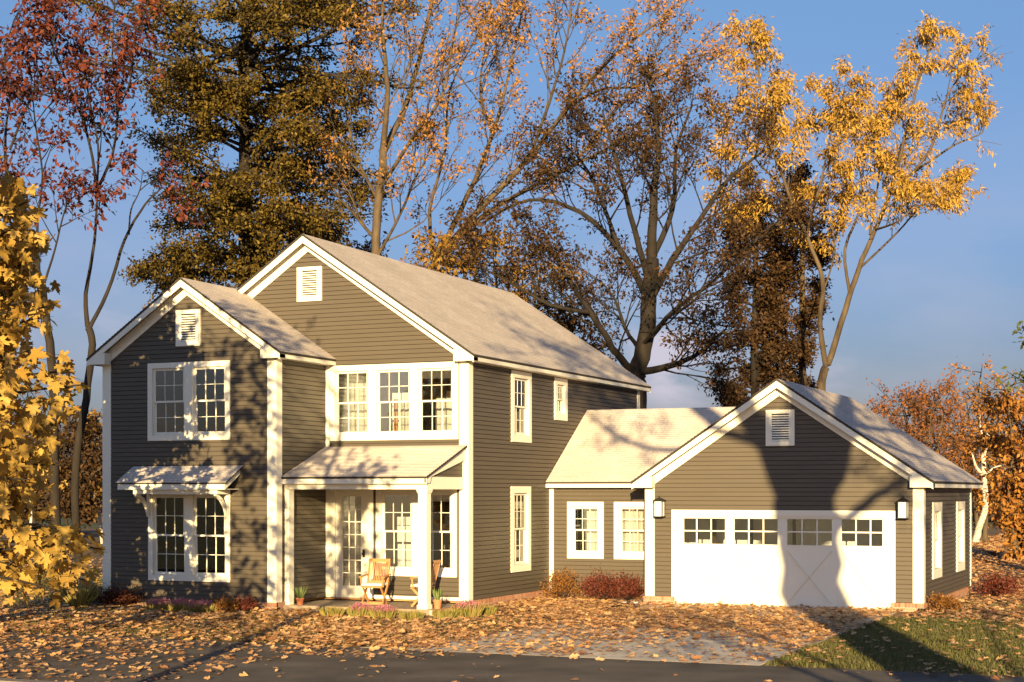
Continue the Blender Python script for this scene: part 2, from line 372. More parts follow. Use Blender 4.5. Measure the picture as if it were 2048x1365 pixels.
# roofs
def roof(name, A, B, C, D, th=0.05, under=0.0, row=0.095, parent=None, rim=True):
    """A,B eave left/right, C,D ridge right/left. stepped shingle courses with dark rim and soffit underside"""
    A, B, C, D = map(Vector, (A, B, C, D)); b = MB()
    n = (B - A).cross(D - A).normalized()
    if n.z < 0: n = -n
    sl = max((D - A).length, (C - B).length)
    # slope length measured perpendicular to eave
    e = (B - A).normalized(); sd = (D - A) - e * (D - A).dot(e); sl = sd.length; K = max(1, int(round(sl / row)))
    T = 0.012
    for k in range(K):
        t0, t1 = k / K, (k + 1) / K
        a0 = A.lerp(D, t0); b0 = B.lerp(C, t0); a1 = A.lerp(D, t1); b1 = B.lerp(C, t1)
        v0, v1 = t0 * sl, t1 * sl
        u = [(x - A).dot(e) for x in (a0, b0, b1, a1)]
        up0 = n * T
        q = [a0 + up0, b0 + up0, b1 + n * 0.001, a1 + n * 0.001]
        b.face(q, 0, [(u[0], v0), (u[1], v0), (u[2], v1), (u[3], v1)])
        b.face([a0, b0, b0 + up0, a0 + up0], 0, [(u[0], v0 + .045), (u[1], v0 + .045), (u[1], v0 + .05), (u[0], v0 + .05)])
        b.face([b0, b1, b1 + n * 0.001, b0 + up0], 1); b.face([a1, a0, a0 + up0, a1 + n * 0.001], 1)
    dz = Vector((0, 0, -th))
    for p, q in ((A, B), (B, C), (C, D), (D, A)): b.face([p + dz, q + dz, q, p], 1)
    b.face([D + dz, C + dz, B + dz, A + dz], 2)
    return H(b.build(name, [M['shingle'], M['edge'], M['soffit']], parent))
OR = 0.272
def zr(ze, d): return ze + S * d
def gable_roof(x0, x1, ze, y0, y1, yR=None):
    xm = (x0 + x1) / 2; zt = ze + S * ((x1 - x0) / 2 + OE)
    yR = yR or y1
    roof('roof', (x0 - OE - .012, y1, ze), (x0 - OE - .012, y0, ze), (xm, y0, zt), (xm, y1, zt))
    roof('roof', (x1 + OE + .012, y0, ze), (x1 + OE + .012, yR, ze), (xm, yR, zt), (xm, y0, zt))
    return zt
ztM = gable_roof(XM0, XM1, ZEM, YM - OR - .012, YMB + OR)
ztL = gable_roof(XL0, XL1, ZEL, YL - OR - .012, YM - 0.004)
ztG = gable_roof(XG0, XG1, ZEG, YG - OR - .012, YGB + OR)
# ridge continues back over the main gable
# connector roof
YEC = YC - OE; ZEC = 2.652; YRC = 9.35; ZRC = ZEC + S * (YRC - YEC)
roof('roof', (XM1 + .016, YEC, ZEC), (-0.27, YEC, ZEC), (XGM - (ztG - ZRC) / S, YRC, ZRC + .004), (XM1 + .016, YRC, ZRC + .004))
roof('roof', (XG0, 12.2, ZEC), (XM1, 12.2, ZEC), (XM1, YRC, ZRC), (XG0 + 2.4, YRC, ZRC))

def rake(x0, x1, ze, yw, trim=True, back=None, left=True, rightonly=False):
    """fascia + frieze boards on a gable front"""
    xm = (x0 + x1) / 2; zt = ze + S * ((x1 - x0) / 2 + OE); y0 = yw - OR
    for sgn in ((-1, 1)):
        xe = x0 - OE if sgn < 0 else x1 + OE
        b = MB(); a, c = 0.052, 0.205
        pts = [(xe, y0, ze - a), (xe, y0, ze - c + 0.03), (xm, y0, zt - c), (xm, y0, zt - a)]
        b.prism(pts, (0, 0.03, 0)); H(b.build('fascia', M['white']))
        b = MB(); xw = x0 if sgn < 0 else x1; h = S * ((x1 - x0) / 2)
        d0, d1 = 0.09, 0.365
        zl = zt - h
        pts = [(xw - sgn * 0.0, yw - 0.034, zl - d0), (xw, yw - 0.034, zl - d1), (xm, yw - 0.034, zt - d1), (xm, yw - 0.034, zt - d0)]
        b.prism(pts, (0, 0.06, 0)); H(b.build('frieze_board', M['white']))
        # eave return
        b = MB(); xi = xw - sgn * (WB + 0.02); zb = ze - 0.135
        pts = [(xe, y0 - 0.004, ze - 0.056), (xe, y0 - 0.004, zb), (xi, y0 - 0.004, zb), (xi, y0 - 0.004, ze - 0.056 + S * (OE + WB + 0.02) - .15)]
        b.prism(pts, (0, OR - 0.04, 0)); H(b.build('eave_return', M['white']))
rake(XM0, XM1, ZEM, YM); rake(XL0, XL1, ZEL, YL); rake(XG0, XG1, ZEG, YG)
def fbox(name, *a, m='white', parent=None, **k):
    b = MB(); b.box(*a); o = b.build(name, M[m], parent)
    return H(o) if parent is None else o
# eave fascias along the sides with a soffit behind
def eave(x, sgn, ze, y0, y1):
    xo = x + sgn * OE
    fbox('fascia', min(xo, xo - sgn * .03), max(xo, xo - sgn * .03), y0, y1, ze - .138, ze - .052)
    b = MB(); b.box(min(x, xo - sgn * .03), max(x, xo - sgn * .03), y0 + .0, y1, ze - .135, ze - .118); H(b.build('soffit', M['white']))
eave(XM1, 1, ZEM, YM - OR + .03, YMB + OR - .004); eave(XM0, -1, ZEM, YM + .1, YMB + OR)
eave(XL1, 1, ZEL, YL - OR + .03, YM - .002); eave(XL0, -1, ZEL, YL - OR + .03, YM)
eave(XG1, 1, ZEG, YG - OR + .03, YGB + OR - .004); eave(XG0, -1, ZEG, YG - OR + .03, YEC + .02)
fbox('fascia', XM1 + .017, -0.262, YEC - .002, YEC + .03, 2.511, 2.605)
fbox('soffit', XM1 + .017, -0.262, YEC + .03, YC, 2.513, 2.53)
# far rake of main and garage (closing boards)
for (x0, x1, ze, yb) in ((XM0, XM1, ZEM, YMB), (XG0, XG1, ZEG, YGB)):
    xm = (x0 + x1) / 2; zt = ze + S * ((x1 - x0) / 2 + OE)
    for s2 in (-1, 1):
        xe = x0 - OE if s2 < 0 else x1 + OE; b = MB()
        b.prism([(xe, yb + OR - .03, ze - .052), (xe, yb + OR - .03, ze - .175), (xm, yb + OR - .03, zt - .205), (xm, yb + OR - .03, zt - .052)], (0, .03, 0)); H(b.build('fascia', M['white']))
# corner boards (front face + side face as one L)
def corner(x, y, sx, sy, z0, z1, w=WB, p=0.022):
    b = MB()
    xa, xb = sorted((x + sx * p, x - sx * w)); ya, yb = sorted((y + sy * p, y - sy * w))
    y2, y3 = sorted((y + sy * p, y - sy * .02)); x2, x3 = sorted((x + sx * p, x - sx * .02))
    b.box(xa, xb, y2, y3, z0, z1)
    if sy < 0: b.box(x2, x3, y3, yb, z0, z1)
    else: b.box(x2, x3, ya, y2, z0, z1)
    H(b.build('corner_board', M['white']))
corner(XM1, YM, 1, -1, 0.0, ZEM - .135); corner(XL0, YL, -1, -1, 0, ZEL - .135); corner(XL1, YL, 1, -1, -0.0, ZEL - .135)
corner(XG0, YG, -1, -1, 0, ZEG - .135); corner(XG1, YG, 1, -1, 0, ZEG - .135)
corner(XM1, YMB, 1, 1, 0, ZEM - .135, w=.18); corner(XG1, YGB, 1, 1, 0, ZEG - .135, w=.18)
fbox('corner_board', XL1 + .0125, XL1 + .105, YM - .03, YM, 0, ZEL - .14)
fbox('corner_board', XM1 + .0125, XM1 + .125, YC - .03, YC, 0, 2.512)
# brick base
def brick_base(name, segs, z0=GZ - .1, z1=0.0, p=0.05):
    b = MB()
    for (axis, pos, nrm, u0, u1) in segs:
        def bx(ua, ub, oa, ob, za, zb, mi, c=.5):
            if axis == 'x': y = sorted((pos + nrm * oa, pos + nrm * ob)); b.box(ua, ub, y[0], y[1], za, zb, mi, c)
            else: y = sorted((pos + nrm * oa, pos + nrm * ob)); b.box(y[0], y[1], ua, ub, za, zb, mi, c)
        bx(u0, u1, -.1, p - .005, z0, z1 - .002, 1)
        u = u0
        while u < u1 - .02:
            e = min(u + .062, u1); bx(u, e, -.02, p + .006, z1 - .092, z1 + .004, 0, R.random()); u += .072
        for r, zt in enumerate((z1 - .102, z1 - .172)):
            u = u0 - (0 if r else .1)
            while u < u1 - .02:
                bx(max(u, u0), min(u + .2, u1), -.02, p, max(zt - .06, z0), zt, 0, R.random()); u += .21
    return H(b.build(name, [M['brick'], M['mortar']]))
brick_base('brick_base', [('x', YG, -1, XG0 - .05, GD[0] - .02), ('x', YG, -1, GD[1] + .02, XG1 + .05), ('y', XG1, 1, YG - .05, YGB + .05), ('y', XG0, -1, YG, YC)])
brick_base('brick_base', [('x', YL, -1, XL0 - .05, XL1 + .05), ('y', XL1, 1, YL, .3), ('y', XM1, 1, YM - .02, YMB + .05), ('x', YC, -1, XM1, XG0)])

# gable vents
def vent(x0, x1, y, z0, z1):
    b = MB(); c = .085
    b.box(x0, x1, y - .05, y, z0, z0 + c * 1.2); b.box(x0, x1, y - .05, y, z1 - c, z1)
    b.box(x0, x0 + c, y - .049, y, z0 + c * 1.2, z1 - c); b.box(x1 - c, x1, y - .049, y, z0 + c * 1.2, z1 - c)
    b.box(x0 + c, x0 + c + .045, y - .03, y, z0 + c * 1.2, z1 - c); b.box(x1 - c - .045, x1 - c, y - .03, y, z0 + c * 1.2, z1 - c)
    o = H(b.build('gable_vent', M['white']))
    b = MB(); a, d = x0 + c + .045, x1 - c - .045; z = z0 + c * 1.2 + .01; n = 11; st = (z1 - c - z - .005) / n
    b.box(a, d, y - .012, y - .008, z0 + c, z1 - c, 1)
    for i in range(n):
        zz = z + i * st
        b.hexa([(a, y - .034, zz), (d, y - .034, zz), (d, y - .028, zz), (a, y - .028, zz), (a, y - .02, zz + st * .52), (d, y - .02, zz + st * .52), (d, y - .014, zz + st * .52), (a, y - .014, zz + st * .52)])
    b.build('louvres', [M['white'], M['edge']], o)
vent(-9.201, -8.547, YL, 5.66, 6.464); vent(-7.353, -6.701, YM, 6.80, 7.593); vent(2.84, 3.492, YG, 3.44, 4.244)

# garage door
b = MB()
b.box(.625, .745, YG - .035, YG + .06, -.09, 2.0); b.box(5.588, 5.708, YG - .035, YG + .06, -.09, 2.0); b.box(.745, 5.588, YG - .035, YG + .06, 1.875, 2.0)
b.box(.745, .80, YG - .012, YG + .08, GZ, 1.875); b.box(5.533, 5.588, YG - .012, YG + .08, GZ, 1.875); b.box(.80, 5.533, YG - .012, YG + .08, 1.835, 1.875)
H(b.build('door_frame', M['white']))
gw = [(.866, 1.891), (2.093, 3.104), (3.309, 4.323), (4.528, 5.551)]
b = MB(); yd = YG + .02
b.box(.80, 5.533, yd, yd + .04, GZ + .005, 1.225); b.box(.80, 5.533, yd, yd + .04, 1.805, 1.835)
us = [.80] + [v for g in gw for v in g] + [5.533]
us[-2] = min(us[-2], 5.48)
for i in range(0, len(us), 2): b.box(us[i], us[i + 1], yd, yd + .04, 1.225, 1.805)
cx = [.80, 1.992, 3.207, 4.425, 5.533]
for i in range(4):
    a, c = cx[i] + .02, cx[i + 1] - .02
    for (p, q, r_, t) in ((a, a + .09, GZ + .01, 1.8), (c - .09, c, GZ + .01, 1.8)):
        b.box(p, q, yd - .006, yd, r_, t)
    b.box(a + .09, c - .09, yd - .006, yd, 1.10, 1.2); b.box(a + .09, c - .09, yd - .006, yd, GZ + .01, GZ + .11)
    b.bar((a + .09, yd - .001, GZ + .11), (c - .09, yd - .001, 1.10), .012, .07, up=(0, 1, 0)); b.bar((a + .09, yd - .001, 1.10), (c - .09, yd - .001, GZ + .11), .012, .07, up=(0, 1, 0))
gd = H(b.build('garage_door', M['white']))
for g0, g1 in gw:
    g1 = min(g1, 5.48)
    b = MB()
    for k in (1, 2): u = g0 + (g1 - g0) * k / 3; b.box(u - .014, u + .014, yd + .006, yd + .03, 1.225, 1.805)
    b.box(g0, g1, yd + .005, yd + .031, 1.505, 1.535)
    b.box(g0 - .02, g0, yd - .012, yd, 1.205, 1.825); b.box(g1, g1 + .02, yd - .012, yd, 1.205, 1.825); b.box(g0, g1, yd - .012, yd, 1.205, 1.225); b.box(g0, g1, yd - .012, yd, 1.805, 1.825)
    o = b.build('sash', M['white'], gd); b = MB(); b.box(g0, g1, yd + .016, yd + .02, 1.225, 1.805); b.build('pane', M['glass'], gd)

# front door
b = MB(); y = YM
b.box(-6.50, -6.35, y - .035, y + .06, 0, 2.50); b.box(-5.51, -5.36, y - .035, y + .06, 0, 2.50); b.box(-6.50, -5.36, y - .036, y + .06, 2.50, 2.64)
H(b.build('door_frame', M['white']))
b = MB(); gx0, gx1, gz0, gz1 = -6.173, -5.683, .273, 2.312; yd2 = y + .01
b.box(-6.35, gx0, yd2, yd2 + .045, 0.0, 2.5); b.box(gx1, -5.51, yd2, yd2 + .045, 0.0, 2.5); b.box(gx0, gx1, yd2, yd2 + .045, 0.0, gz0); b.box(gx0, gx1, yd2, yd2 + .045, gz1, 2.5)
for k in (1, 2): u = gx0 + (gx1 - gx0) * k / 3; b.box(u - .009, u + .009, yd2 + .008, yd2 + .03, gz0, gz1)
for k in range(1, 7): z = gz0 + (gz1 - gz0) * k / 7; b.box(gx0, gx1, yd2 + .009, yd2 + .029, z - .009, z + .009)
fd = H(b.build('front_door', M['white']))
b = MB(); b.box(gx0, gx1, yd2 + .017, yd2 + .021, gz0, gz1); b.build('pane', M['glass'], fd)
b = MB(); b.tube([(-5.62, yd2 - .0, 1.0), (-5.62, yd2 - .05, 1.0)], .022, .03, 8); b.lathe([(0, 1.0)], n=4) if 0 else None
b.box(-5.65, -5.59, yd2 - .012, yd2, .92, 1.1); b.build('handle', M['black'], fd)
fbox('baseboard', -5.36, XM1 - WB - .0, YM - .03, YM - .012, 0.0, .075)

# porch
ZPE, ZPT, YPE = 2.737, 3.441, 0.18; XPL, XPR = XL1 + .014, -3.03
b = MB(); b.box(XL1 + .0, -2.86, .22, YM, GZ - .1, -.062); o = H(b.build('porch_floor', [M['slab']]))
brick_base('brick_base', [('x', .25, -1, XL1 + .06, -2.86), ('y', -2.88, 1, .2, YM - .1)], z1=-.064, p=.02)
roof('porch_roof', (XPL, YPE, ZPE), (XPR, YPE, ZPE), (XPR + .03, YM - .026, ZPT), (XPL, YM - .026, ZPT), th=.045)
fbox('fascia', XPL, XPR - .01, YPE + .012, YPE + .04, 2.585, ZPE - .046)
b = MB()
b.box(XL1 + .014, -3.10, .32, .52, 2.466, 2.60); b.box(-3.30, -3.099, .52, YM - .034, 2.466, 2.73)
b.box(XL1 + .014, -3.102, YPE + .04, .32, 2.575, 2.59)
H(b.build('porch_beam', M['white']))
b = MB()  # sloping end board and the triangular infill
sp_ = (ZPT - ZPE) / (YM - YPE)
b.prism([(-3.06, YPE + .012, ZPE - .05), (-3.06, YPE + .012, 2.60), (-3.06, .40, 2.60), (-3.06, .45, 2.73), (-3.06, YM - .034, ZPT - .05 - .26 - .02), (-3.06, YM - .034, ZPT - .05)], (-.035, 0, 0))
H(b.build('fascia', M['white']))
b = MB(); b.prism([(-3.12, .8, 2.73), (-3.12, YM - .03, 2.73), (-3.12, YM - .03, 3.22), (-3.12, .8, 2.76)], (-.02, 0, 0))
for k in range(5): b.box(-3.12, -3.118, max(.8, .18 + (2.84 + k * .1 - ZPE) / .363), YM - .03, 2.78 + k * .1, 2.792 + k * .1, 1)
H(b.build('wall', [M['siding'], M['lap_shade']]))
b = MB(); x0 = -3.305; b.box(x0, x0 + .2, .32, .52, -.062, 2.466); b.box(x0 - .03, x0 + .23, .295, .545, 2.43, 2.4655); b.box(x0 - .02, x0 + .22, .305, .535, 2.39, 2.43); b.box(x0 - .02, x0 + .22, .3, .54, -.062, .03)
H(b.build('porch_post', M['white']))
b = MB(); b.box(-6.585, -6.475, .32, .52, -.062, 2.466); H(b.build('porch_post', M['white']))

# awning over the ground window of the wing
roof('awning_roof', (-10.38, -.665, 2.612), (-7.455, -.665, 2.612), (-7.44, -.014, 2.985), (-10.37, -.014, 2.985), th=.03)
b = MB(); b.box(-10.33, -7.50, -.65, -.62, 2.46, 2.578)
for x in (-10.33, -7.53):
    b.prism([(x, -.62, 2.46), (x, -.04, 2.80), (x, -.04, 2.94), (x, -.62, 2.585)], (.03, 0, 0))
b.box(-10.30, -7.53, -.62, -.036, 2.462, 2.475)
b.box(-9.98, -7.76, -.55, -.035, 2.36, 2.461)
H(b.build('awning_frame', M['white']))
for x in (-9.93, -7.84):
    b = MB(); b.box(x - .04, x + .04, -.075, -.035, 1.85, 2.36)
    pts = [Vector((x, -.06, 1.9)), Vector((x, -.14, 2.08)), Vector((x, -.28, 2.24)), Vector((x, -.50, 2.35))]
    for p, q in zip(pts, pts[1:]): b.bar(p, q + (q - p) * .05, .06, .07, up=(0, -1, 1))
    H(b.build('awning_bracket', M['white']))

# interiors: partitions, floors, curtains
def ibox(name, *a, m='inside'): return fbox(name, *a, m=m)
ibox('interior_floor', XM0 + .13, XM1 - .13, YM + .13, YMB - .13, -.05, .0, m='doorwood'); ibox('interior_floor', XM0 + .13, XM1 - .13, YM + .13, YMB - .13, 2.7, 2.9)
ibox('interior_floor', XL0 + .13, XL1 - .13, .13, YM + .12, -.05, .0, m='doorwood'); ibox('interior_floor', XL0 + .13, XL1 - .13, .13, YM + .12, 2.7, 2.9)
ibox('interior_ceiling', XL0 + .13, XL1 - .13, .13, YM + .12, 5.35, 5.4); ibox('interior_ceiling', XM0 + .13, XM1 - .13, YM + .13, YMB - .13, 5.33, 5.38)
ibox('interior_ceiling', XG0 + .13, XG1 - .13, YG + .13, YGB - .13, 2.35, 2.4); ibox('interior_ceiling', XM1 + .05, XG0 - .01, YC + .13, 11.9, 2.35, 2.4)
ibox('interior_floor', XM1 + .05, XG1 - .13, YG + .13, YGB - .13, GZ - .02, GZ + .02)
for z0 in (0.0, 2.9):
    for xa, xb in ((-11, -8.2), (-7.3, -5.3), (-4.45, -3.13)): ibox('interior_wall', xa, xb, 4.1, 4.2, z0, z0 + 2.42)
    for xa, xb in ((-8.2, -7.3), (-5.3, -4.45)): ibox('interior_wall', xa, xb, 4.1, 4.2, z0 + 2.1, z0 + 2.42)
    for xa in (-8.2, -5.3): 
        b = MB(); b.box(xa, xa + .08, 4.06, 4.24, z0, z0 + 2.1); b.box(xa + .82, xa + .9, 4.06, 4.24, z0, z0 + 2.1); b.box(xa, xa + .9, 4.06, 4.24, z0 + 2.1, z0 + 2.18); H(b.build('interior_door_frame', M['darkwood']))
    ibox('interior_wall', -6.62, -6.52, YM + .13, 4.1, z0, z0 + 2.42)
    ibox('interior_wall', XM0 + .2, XM1 - .2, 9.0, 9.1, z0, z0 + 2.42)
    ibox('interior_door', -4.15, -4.1, 4.6, 5.45, z0, z0 + 2.05, m='doorwood')
ibox('interior_wall', -4.4, -3.13, 6.9, 6.95, 2.9, 5.3)
ibox('interior_door', -1.95, -1.87, 7.4, 7.45, .0, 2.1, m='doorwood')
ibox('interior_post', .75, .83, 8.2, 8.3, 0, 2.3, m='darkwood'); ibox('interior_post', 1.7, 1.76, 8.2, 8.3, 0, 2.3, m='darkwood'); ibox('interior_post', 2.75, 2.81, 8.2, 8.3, 0, 2.3, m='darkwood')
ibox('interior_wall', .2, 6.1, 8.85, 8.95, 0, 2.35); ibox('interior_wall', XM1 + .1, 0, 9.4, 9.5, 0, 2.35)
def curtain(axis, pos, u0, u1, z0, z1):
    b = MB(); n = max(8, int((u1 - u0) / .03)); pr = None
    for i in range(n + 1):
        u = u0 + (u1 - u0) * i / n; o = .03 * math.sin(u * 42 + math.sin(u * 9) * 2)
        q = ((u, pos + o, z0), (u, pos + o, z1)) if axis == 'x' else ((pos + o, u, z0), (pos + o, u, z1))
        if pr: b.face([pr[0], q[0], q[1], pr[1]])
        pr = q
    H(b.build('curtain', M['curtain'], smooth=True))
curtain('x', YC + .35, -2.15, -1.6, .6, 2.3); curtain('x', YC + .35, -1.27, -.36, .6, 2.3)
for z0, z1 in ((.3, 2.6), (3.3, 5.3)):
    curtain('y', XM1 - .26, 5.02, 5.72, z0, z1); ibox('interior_door', XM1 - .30, XM1 - .24, 5.74, 5.98, z0, z1, m='doorwood'); curtain('y', XM1 - .26, 6.0, 6.6, z0, z1)
curtain('y', XM1 - .22, 7.75, 8.4, 4.0, 5.3)
curtain('y', XG1 - .3, 6.9, 7.25, .3, 2.3); curtain('y', XG1 - .3, 10.3, 11.3, .3, 2.3)
curtain('x', YM + .9, -4.25, -3.45, 3.0, 4.55); curtain('x', YM + .9, -6.45, -6.0, 3.0, 4.95); curtain('x', YM + .9, -6.0, -5.75, 3.0, 4.8); ibox('interior_door', -5.32, -5.22, YM + .88, YM + .92, 2.9, 4.55, m='doorwood'); curtain('x', YM + .9, -5.2, -4.9, 3.0, 4.5); curtain('x', YM + .9, -4.85, -4.7, .1, 1.9); ibox('interior_door', -4.66, -4.48, YM + .88, YM + .92, 0.0, 1.9, m='doorwood')
# headboard / sideboard inside the wing room
b = MB(); b.box(-9.75, -8.75, 1.0, 1.12, 0, 1.25); b.box(-9.7, -8.8, .96, 1.0, .7, 1.2); b.box(-9.8, -9.72, .94, 1.14, 0, 1.35); b.box(-8.78, -8.7, .94, 1.14, 0, 1.35)
H(b.build('interior_headboard', M['darkwood']))
b = MB(); b.box(-8.6, -7.9, .9, 1.5, .35, .62); b.box(-8.6, -7.9, 1.4, 1.55, .35, .95); H(b.build('interior_chair', M['cushion']))
b = MB(); b.box(-11.05, -6.75, 2.3, 2.4, 0, 2.7); b.box(-11.05, -6.75, 3.4, 3.5, 2.9, 5.33); H(b.build('interior_wall', M['inside']))
b = MB(); b.box(-9.15, -9.06, 2.22, 2.3, 0, 2.2); b.box(-8.35, -8.26, 2.22, 2.3, 0, 2.2); b.box(-9.15, -8.26, 2.22, 2.3, 2.2, 2.3); H(b.build('interior_door_frame', M['darkwood']))


# ------------------------------------------------------------------ ground
M['soilg'] = mat('ground_soil', (0.05, 0.035, 0.018), 0.95, ramp=[(0.06, 0.045, 0.018), (0.15, 0.09, 0.04), (0.24, 0.13, 0.06)], vscale=1.3, bump=0.6, bscale=12)
M['farlawn'] = mat('lawn_ground', (0.05, 0.06, 0.015), 0.95, ramp=[(0.035, 0.045, 0.012), (0.06, 0.07, 0.018), (0.11, 0.085, 0.03)], vscale=0.25, bump=0.5, bscale=8)
M['asphalt'] = mat('asphalt', (0.085, 0.07, 0.06), 0.9, ramp=[(0.075, 0.062, 0.054), (0.10, 0.083, 0.07)], vscale=0.9, var=0.25, bump=0.5, bscale=120)
M['concrete'] = mat('driveway_concrete', (0.5, 0.45, 0.38), 0.85, ramp=[(0.46, 0.40, 0.325), (0.56, 0.49, 0.40)], vscale=1.1, bump=0.25, bscale=60, var=0.1)
M['curb'] = mat('curb_stone', (0.2, 0.17, 0.14), 0.9, var=0.1)
def grid_sheet(name, x0, x1, y0, y1, nx, ny, zf, m):
    b = MB(); 
    b.v = [(x0 + (x1 - x0) * i / nx, y0 + (y1 - y0) * j / ny, zf(x0 + (x1 - x0) * i / nx, y0 + (y1 - y0) * j / ny)) for j in range(ny + 1) for i in range(nx + 1)]
    b.f = [(j * (nx + 1) + i, j * (nx + 1) + i + 1, (j + 1) * (nx + 1) + i + 1, (j + 1) * (nx + 1) + i) for j in range(ny) for i in range(nx)]
    b.m = [0] * len(b.f); b.uv = [None] * len(b.f); b.c = [.5] * len(b.f)
    return tag(b.build(name, m, smooth=True), kind='structure')
b = MB(); b.face([(-900, -700, GZ - .012), (900, -700, GZ - .012), (900, 1500, GZ - .012), (-900, 1500, GZ - .012)])
tag(b.build('ground', M['farlawn']), kind='structure')
grid_sheet('lawn', -60, 60, -6.45, 95, 60, 50, lambda x, y: GZ - .005 + .003 * math.sin(x * .8) * math.sin(y * .7), M['soilg'])
b = MB(); b.box(-250, 250, -12.9, -6.42, GZ - .1, GZ + 0.0035); tag(b.build('road', M['asphalt']), kind='structure')
b = MB(); b.box(-250, 250, -13.15, -12.9, GZ - .1, GZ + .10); tag(b.build('kerb', M['curb']), kind='structure')
b = MB()
for (za, zb_) in ((-6.43, -3.0), (-2.985, .5), (.515, 3.0), (3.015, YG + .06)):
    f0 = lambda y: .05 - max(0, (-4.0 - y)) * .4
    for xa, xb in ((None, 2.99), (3.005, None)):
        l0 = f0(za) if xa is None else xa; l1 = f0(zb_) if xa is None else xa
        r0 = 5.86 if xb is None else xb; r1 = 5.78 if xb is None else xb
        b.hexa([(l0, za, GZ - .05), (r0, za, GZ - .05), (r1, zb_, GZ - .05), (l1, zb_, GZ - .05), (l0, za, GZ + .005), (r0, za, GZ + .005), (r1, zb_, GZ + .005), (l1, zb_, GZ + .005)])
tag(b.build('driveway', M['concrete']), kind='structure')

# ------------------------------------------------------------------ leaf meshes
def leafcloud(name, tmpl, faces, pos, axis, nrm, size, mats, rnd, parent=None, midx=None):
    """tmpl (k,3): x across, y along axis, z normal. all numpy"""
    n = len(pos)
    if n == 0: return None
    pos = np.asarray(pos, float); axis = np.asarray(axis, float); nrm = np.asarray(nrm, float); size = np.asarray(size, float)
    axis /= np.linalg.norm(axis, axis=1, keepdims=True) + 1e-9
    x = np.cross(axis, nrm); x /= np.linalg.norm(x, axis=1, keepdims=True) + 1e-9
    z = np.cross(x, axis)
    T = np.asarray(tmpl, float); k = len(T)
    V = pos[:, None, :] + size[:, None, None] * (T[None, :, 0:1] * x[:, None, :] + T[None, :, 1:2] * axis[:, None, :] + T[None, :, 2:3] * z[:, None, :])
    V = V.reshape(-1, 3)
    fl = [len(f) for f in faces]; nf = len(faces); base = np.concatenate([np.array(f) for f in faces])
    loops = (base[None, :] + (np.arange(n) * k)[:, None]).ravel()
    starts0 = np.concatenate([[0], np.cumsum(fl)[:-1]]); tot = sum(fl)
    starts = (starts0[None, :] + (np.arange(n) * tot)[:, None]).ravel()
    me = bpy.data.meshes.new(name); me.vertices.add(len(V)); me.vertices.foreach_set('co', V.ravel())
    me.loops.add(len(loops)); me.loops.foreach_set('vertex_index', loops.astype(np.int32))
    me.polygons.add(n * nf); me.polygons.foreach_set('loop_start', starts.astype(np.int32))
    for m in (mats if isinstance(mats, list) else [mats]): me.materials.append(m)
    if midx is not None: me.polygons.foreach_set('material_index', np.repeat(np.asarray(midx, np.int32), nf))
    me.update(calc_edges=True)
    a = me.attributes.new('rnd', 'FLOAT', 'FACE'); a.data.foreach_set('value', np.repeat(np.asarray(rnd, float), nf))
    o = bpy.data.objects.new(name, me); COL.objects.link(o)
    if parent: o.parent = parent
    return o
SIMPLE = ([(0, 0, 0), (.26, .45, .05), (0, 1, -.06), (-.26, .45, .05)], [(0, 1, 2), (0, 2, 3)])
NARROW = ([(0, 0, 0), (.16, .4, .04), (0, 1, -.1), (-.16, .4, .04)], [(0, 1, 2), (0, 2, 3)])
def _maple():
    half = [(.0, 0, 0), (.07, .03, .01), (.30, -.10, .03), (.34, .0, .03), (.52, .02, .0), (.44, .13, .03), (.33, .20, .05), (.46, .30, .03), (.70, .36, -.04), (.60, .46, .0), (.66, .60, -.05), (.46, .56, .02), (.24, .50, .06), (.28, .66, .03), (.22, .72, .02), (.26, .86, .0), (.12, .86, -.02), (.0, 1.1, -.10)]
    v = half + [(-x, y, z) for x, y, z in half[1:-1][::-1]]; c = len(v); v.append((0, .36, -.03)); n = c
    fs = []; i = 0
    while i < n:
        j = min(i + 2, n); fs.append(tuple(k % n for k in range(i, j + 1)) + (c,)); i = j
    return v, fs
MAPLE = _maple()
LITTER = ([(0, 0, .0), (.2, .1, .03), (.48, .28, .10), (.2, .5, .02), (.32, .8, .05), (0, 1.05, .05), (-.28, .72, .09), (-.2, .45, .01), (-.52, .34, .05), (-.2, .1, .02), (0, .45, -.01)],
          [(0, 1, 10), (1, 2, 3, 10), (3, 4, 5, 10), (5, 6, 7, 10), (7, 8, 9, 10), (9, 0, 10)])
def leafmat(name, cols, tr=0.25): return mat(name, cols[0], 0.6, attr=cols, trans=tr, spec=0.2)
M['bark_dark'] = mat('dark_bark', (0.02, 0.015, 0.012), 0.9, var=0.4, vscale=6, stretch=(1, 1, .25), bump=0.6, bscale=18)
M['bark_tan'] = mat('tan_bark', (0.075, 0.054, 0.035), 0.9, var=0.45, vscale=6, stretch=(1, 1, .25), bump=0.6, bscale=18)
M['bark_birch'] = mat('birch_bark', (0.62, 0.56, 0.48), 0.8, ramp=[(0.56, 0.51, 0.44), (0.48, 0.43, 0.37), (0.12, 0.10, 0.08)], vscale=7, stretch=(1, 1, 3))
LM = {}
LM['red'] = leafmat('crimson_leaves', [(0.035, 0.012, 0.010), (0.07, 0.018, 0.014), (0.18, 0.045, 0.025), (0.05, 0.014, 0.012)])
LM['bronze'] = leafmat('olive_bronze_leaves', [(0.028, 0.020, 0.006), (0.060, 0.042, 0.010), (0.19, 0.125, 0.020), (0.045, 0.030, 0.009), (0.12, 0.082, 0.015), (0.03, 0.026, 0.008)])
LM['orange'] = leafmat('pale_orange_leaves', [(0.240, 0.112, 0.032), (0.368, 0.184, 0.056), (0.304, 0.160, 0.044), (0.208, 0.088, 0.028)])
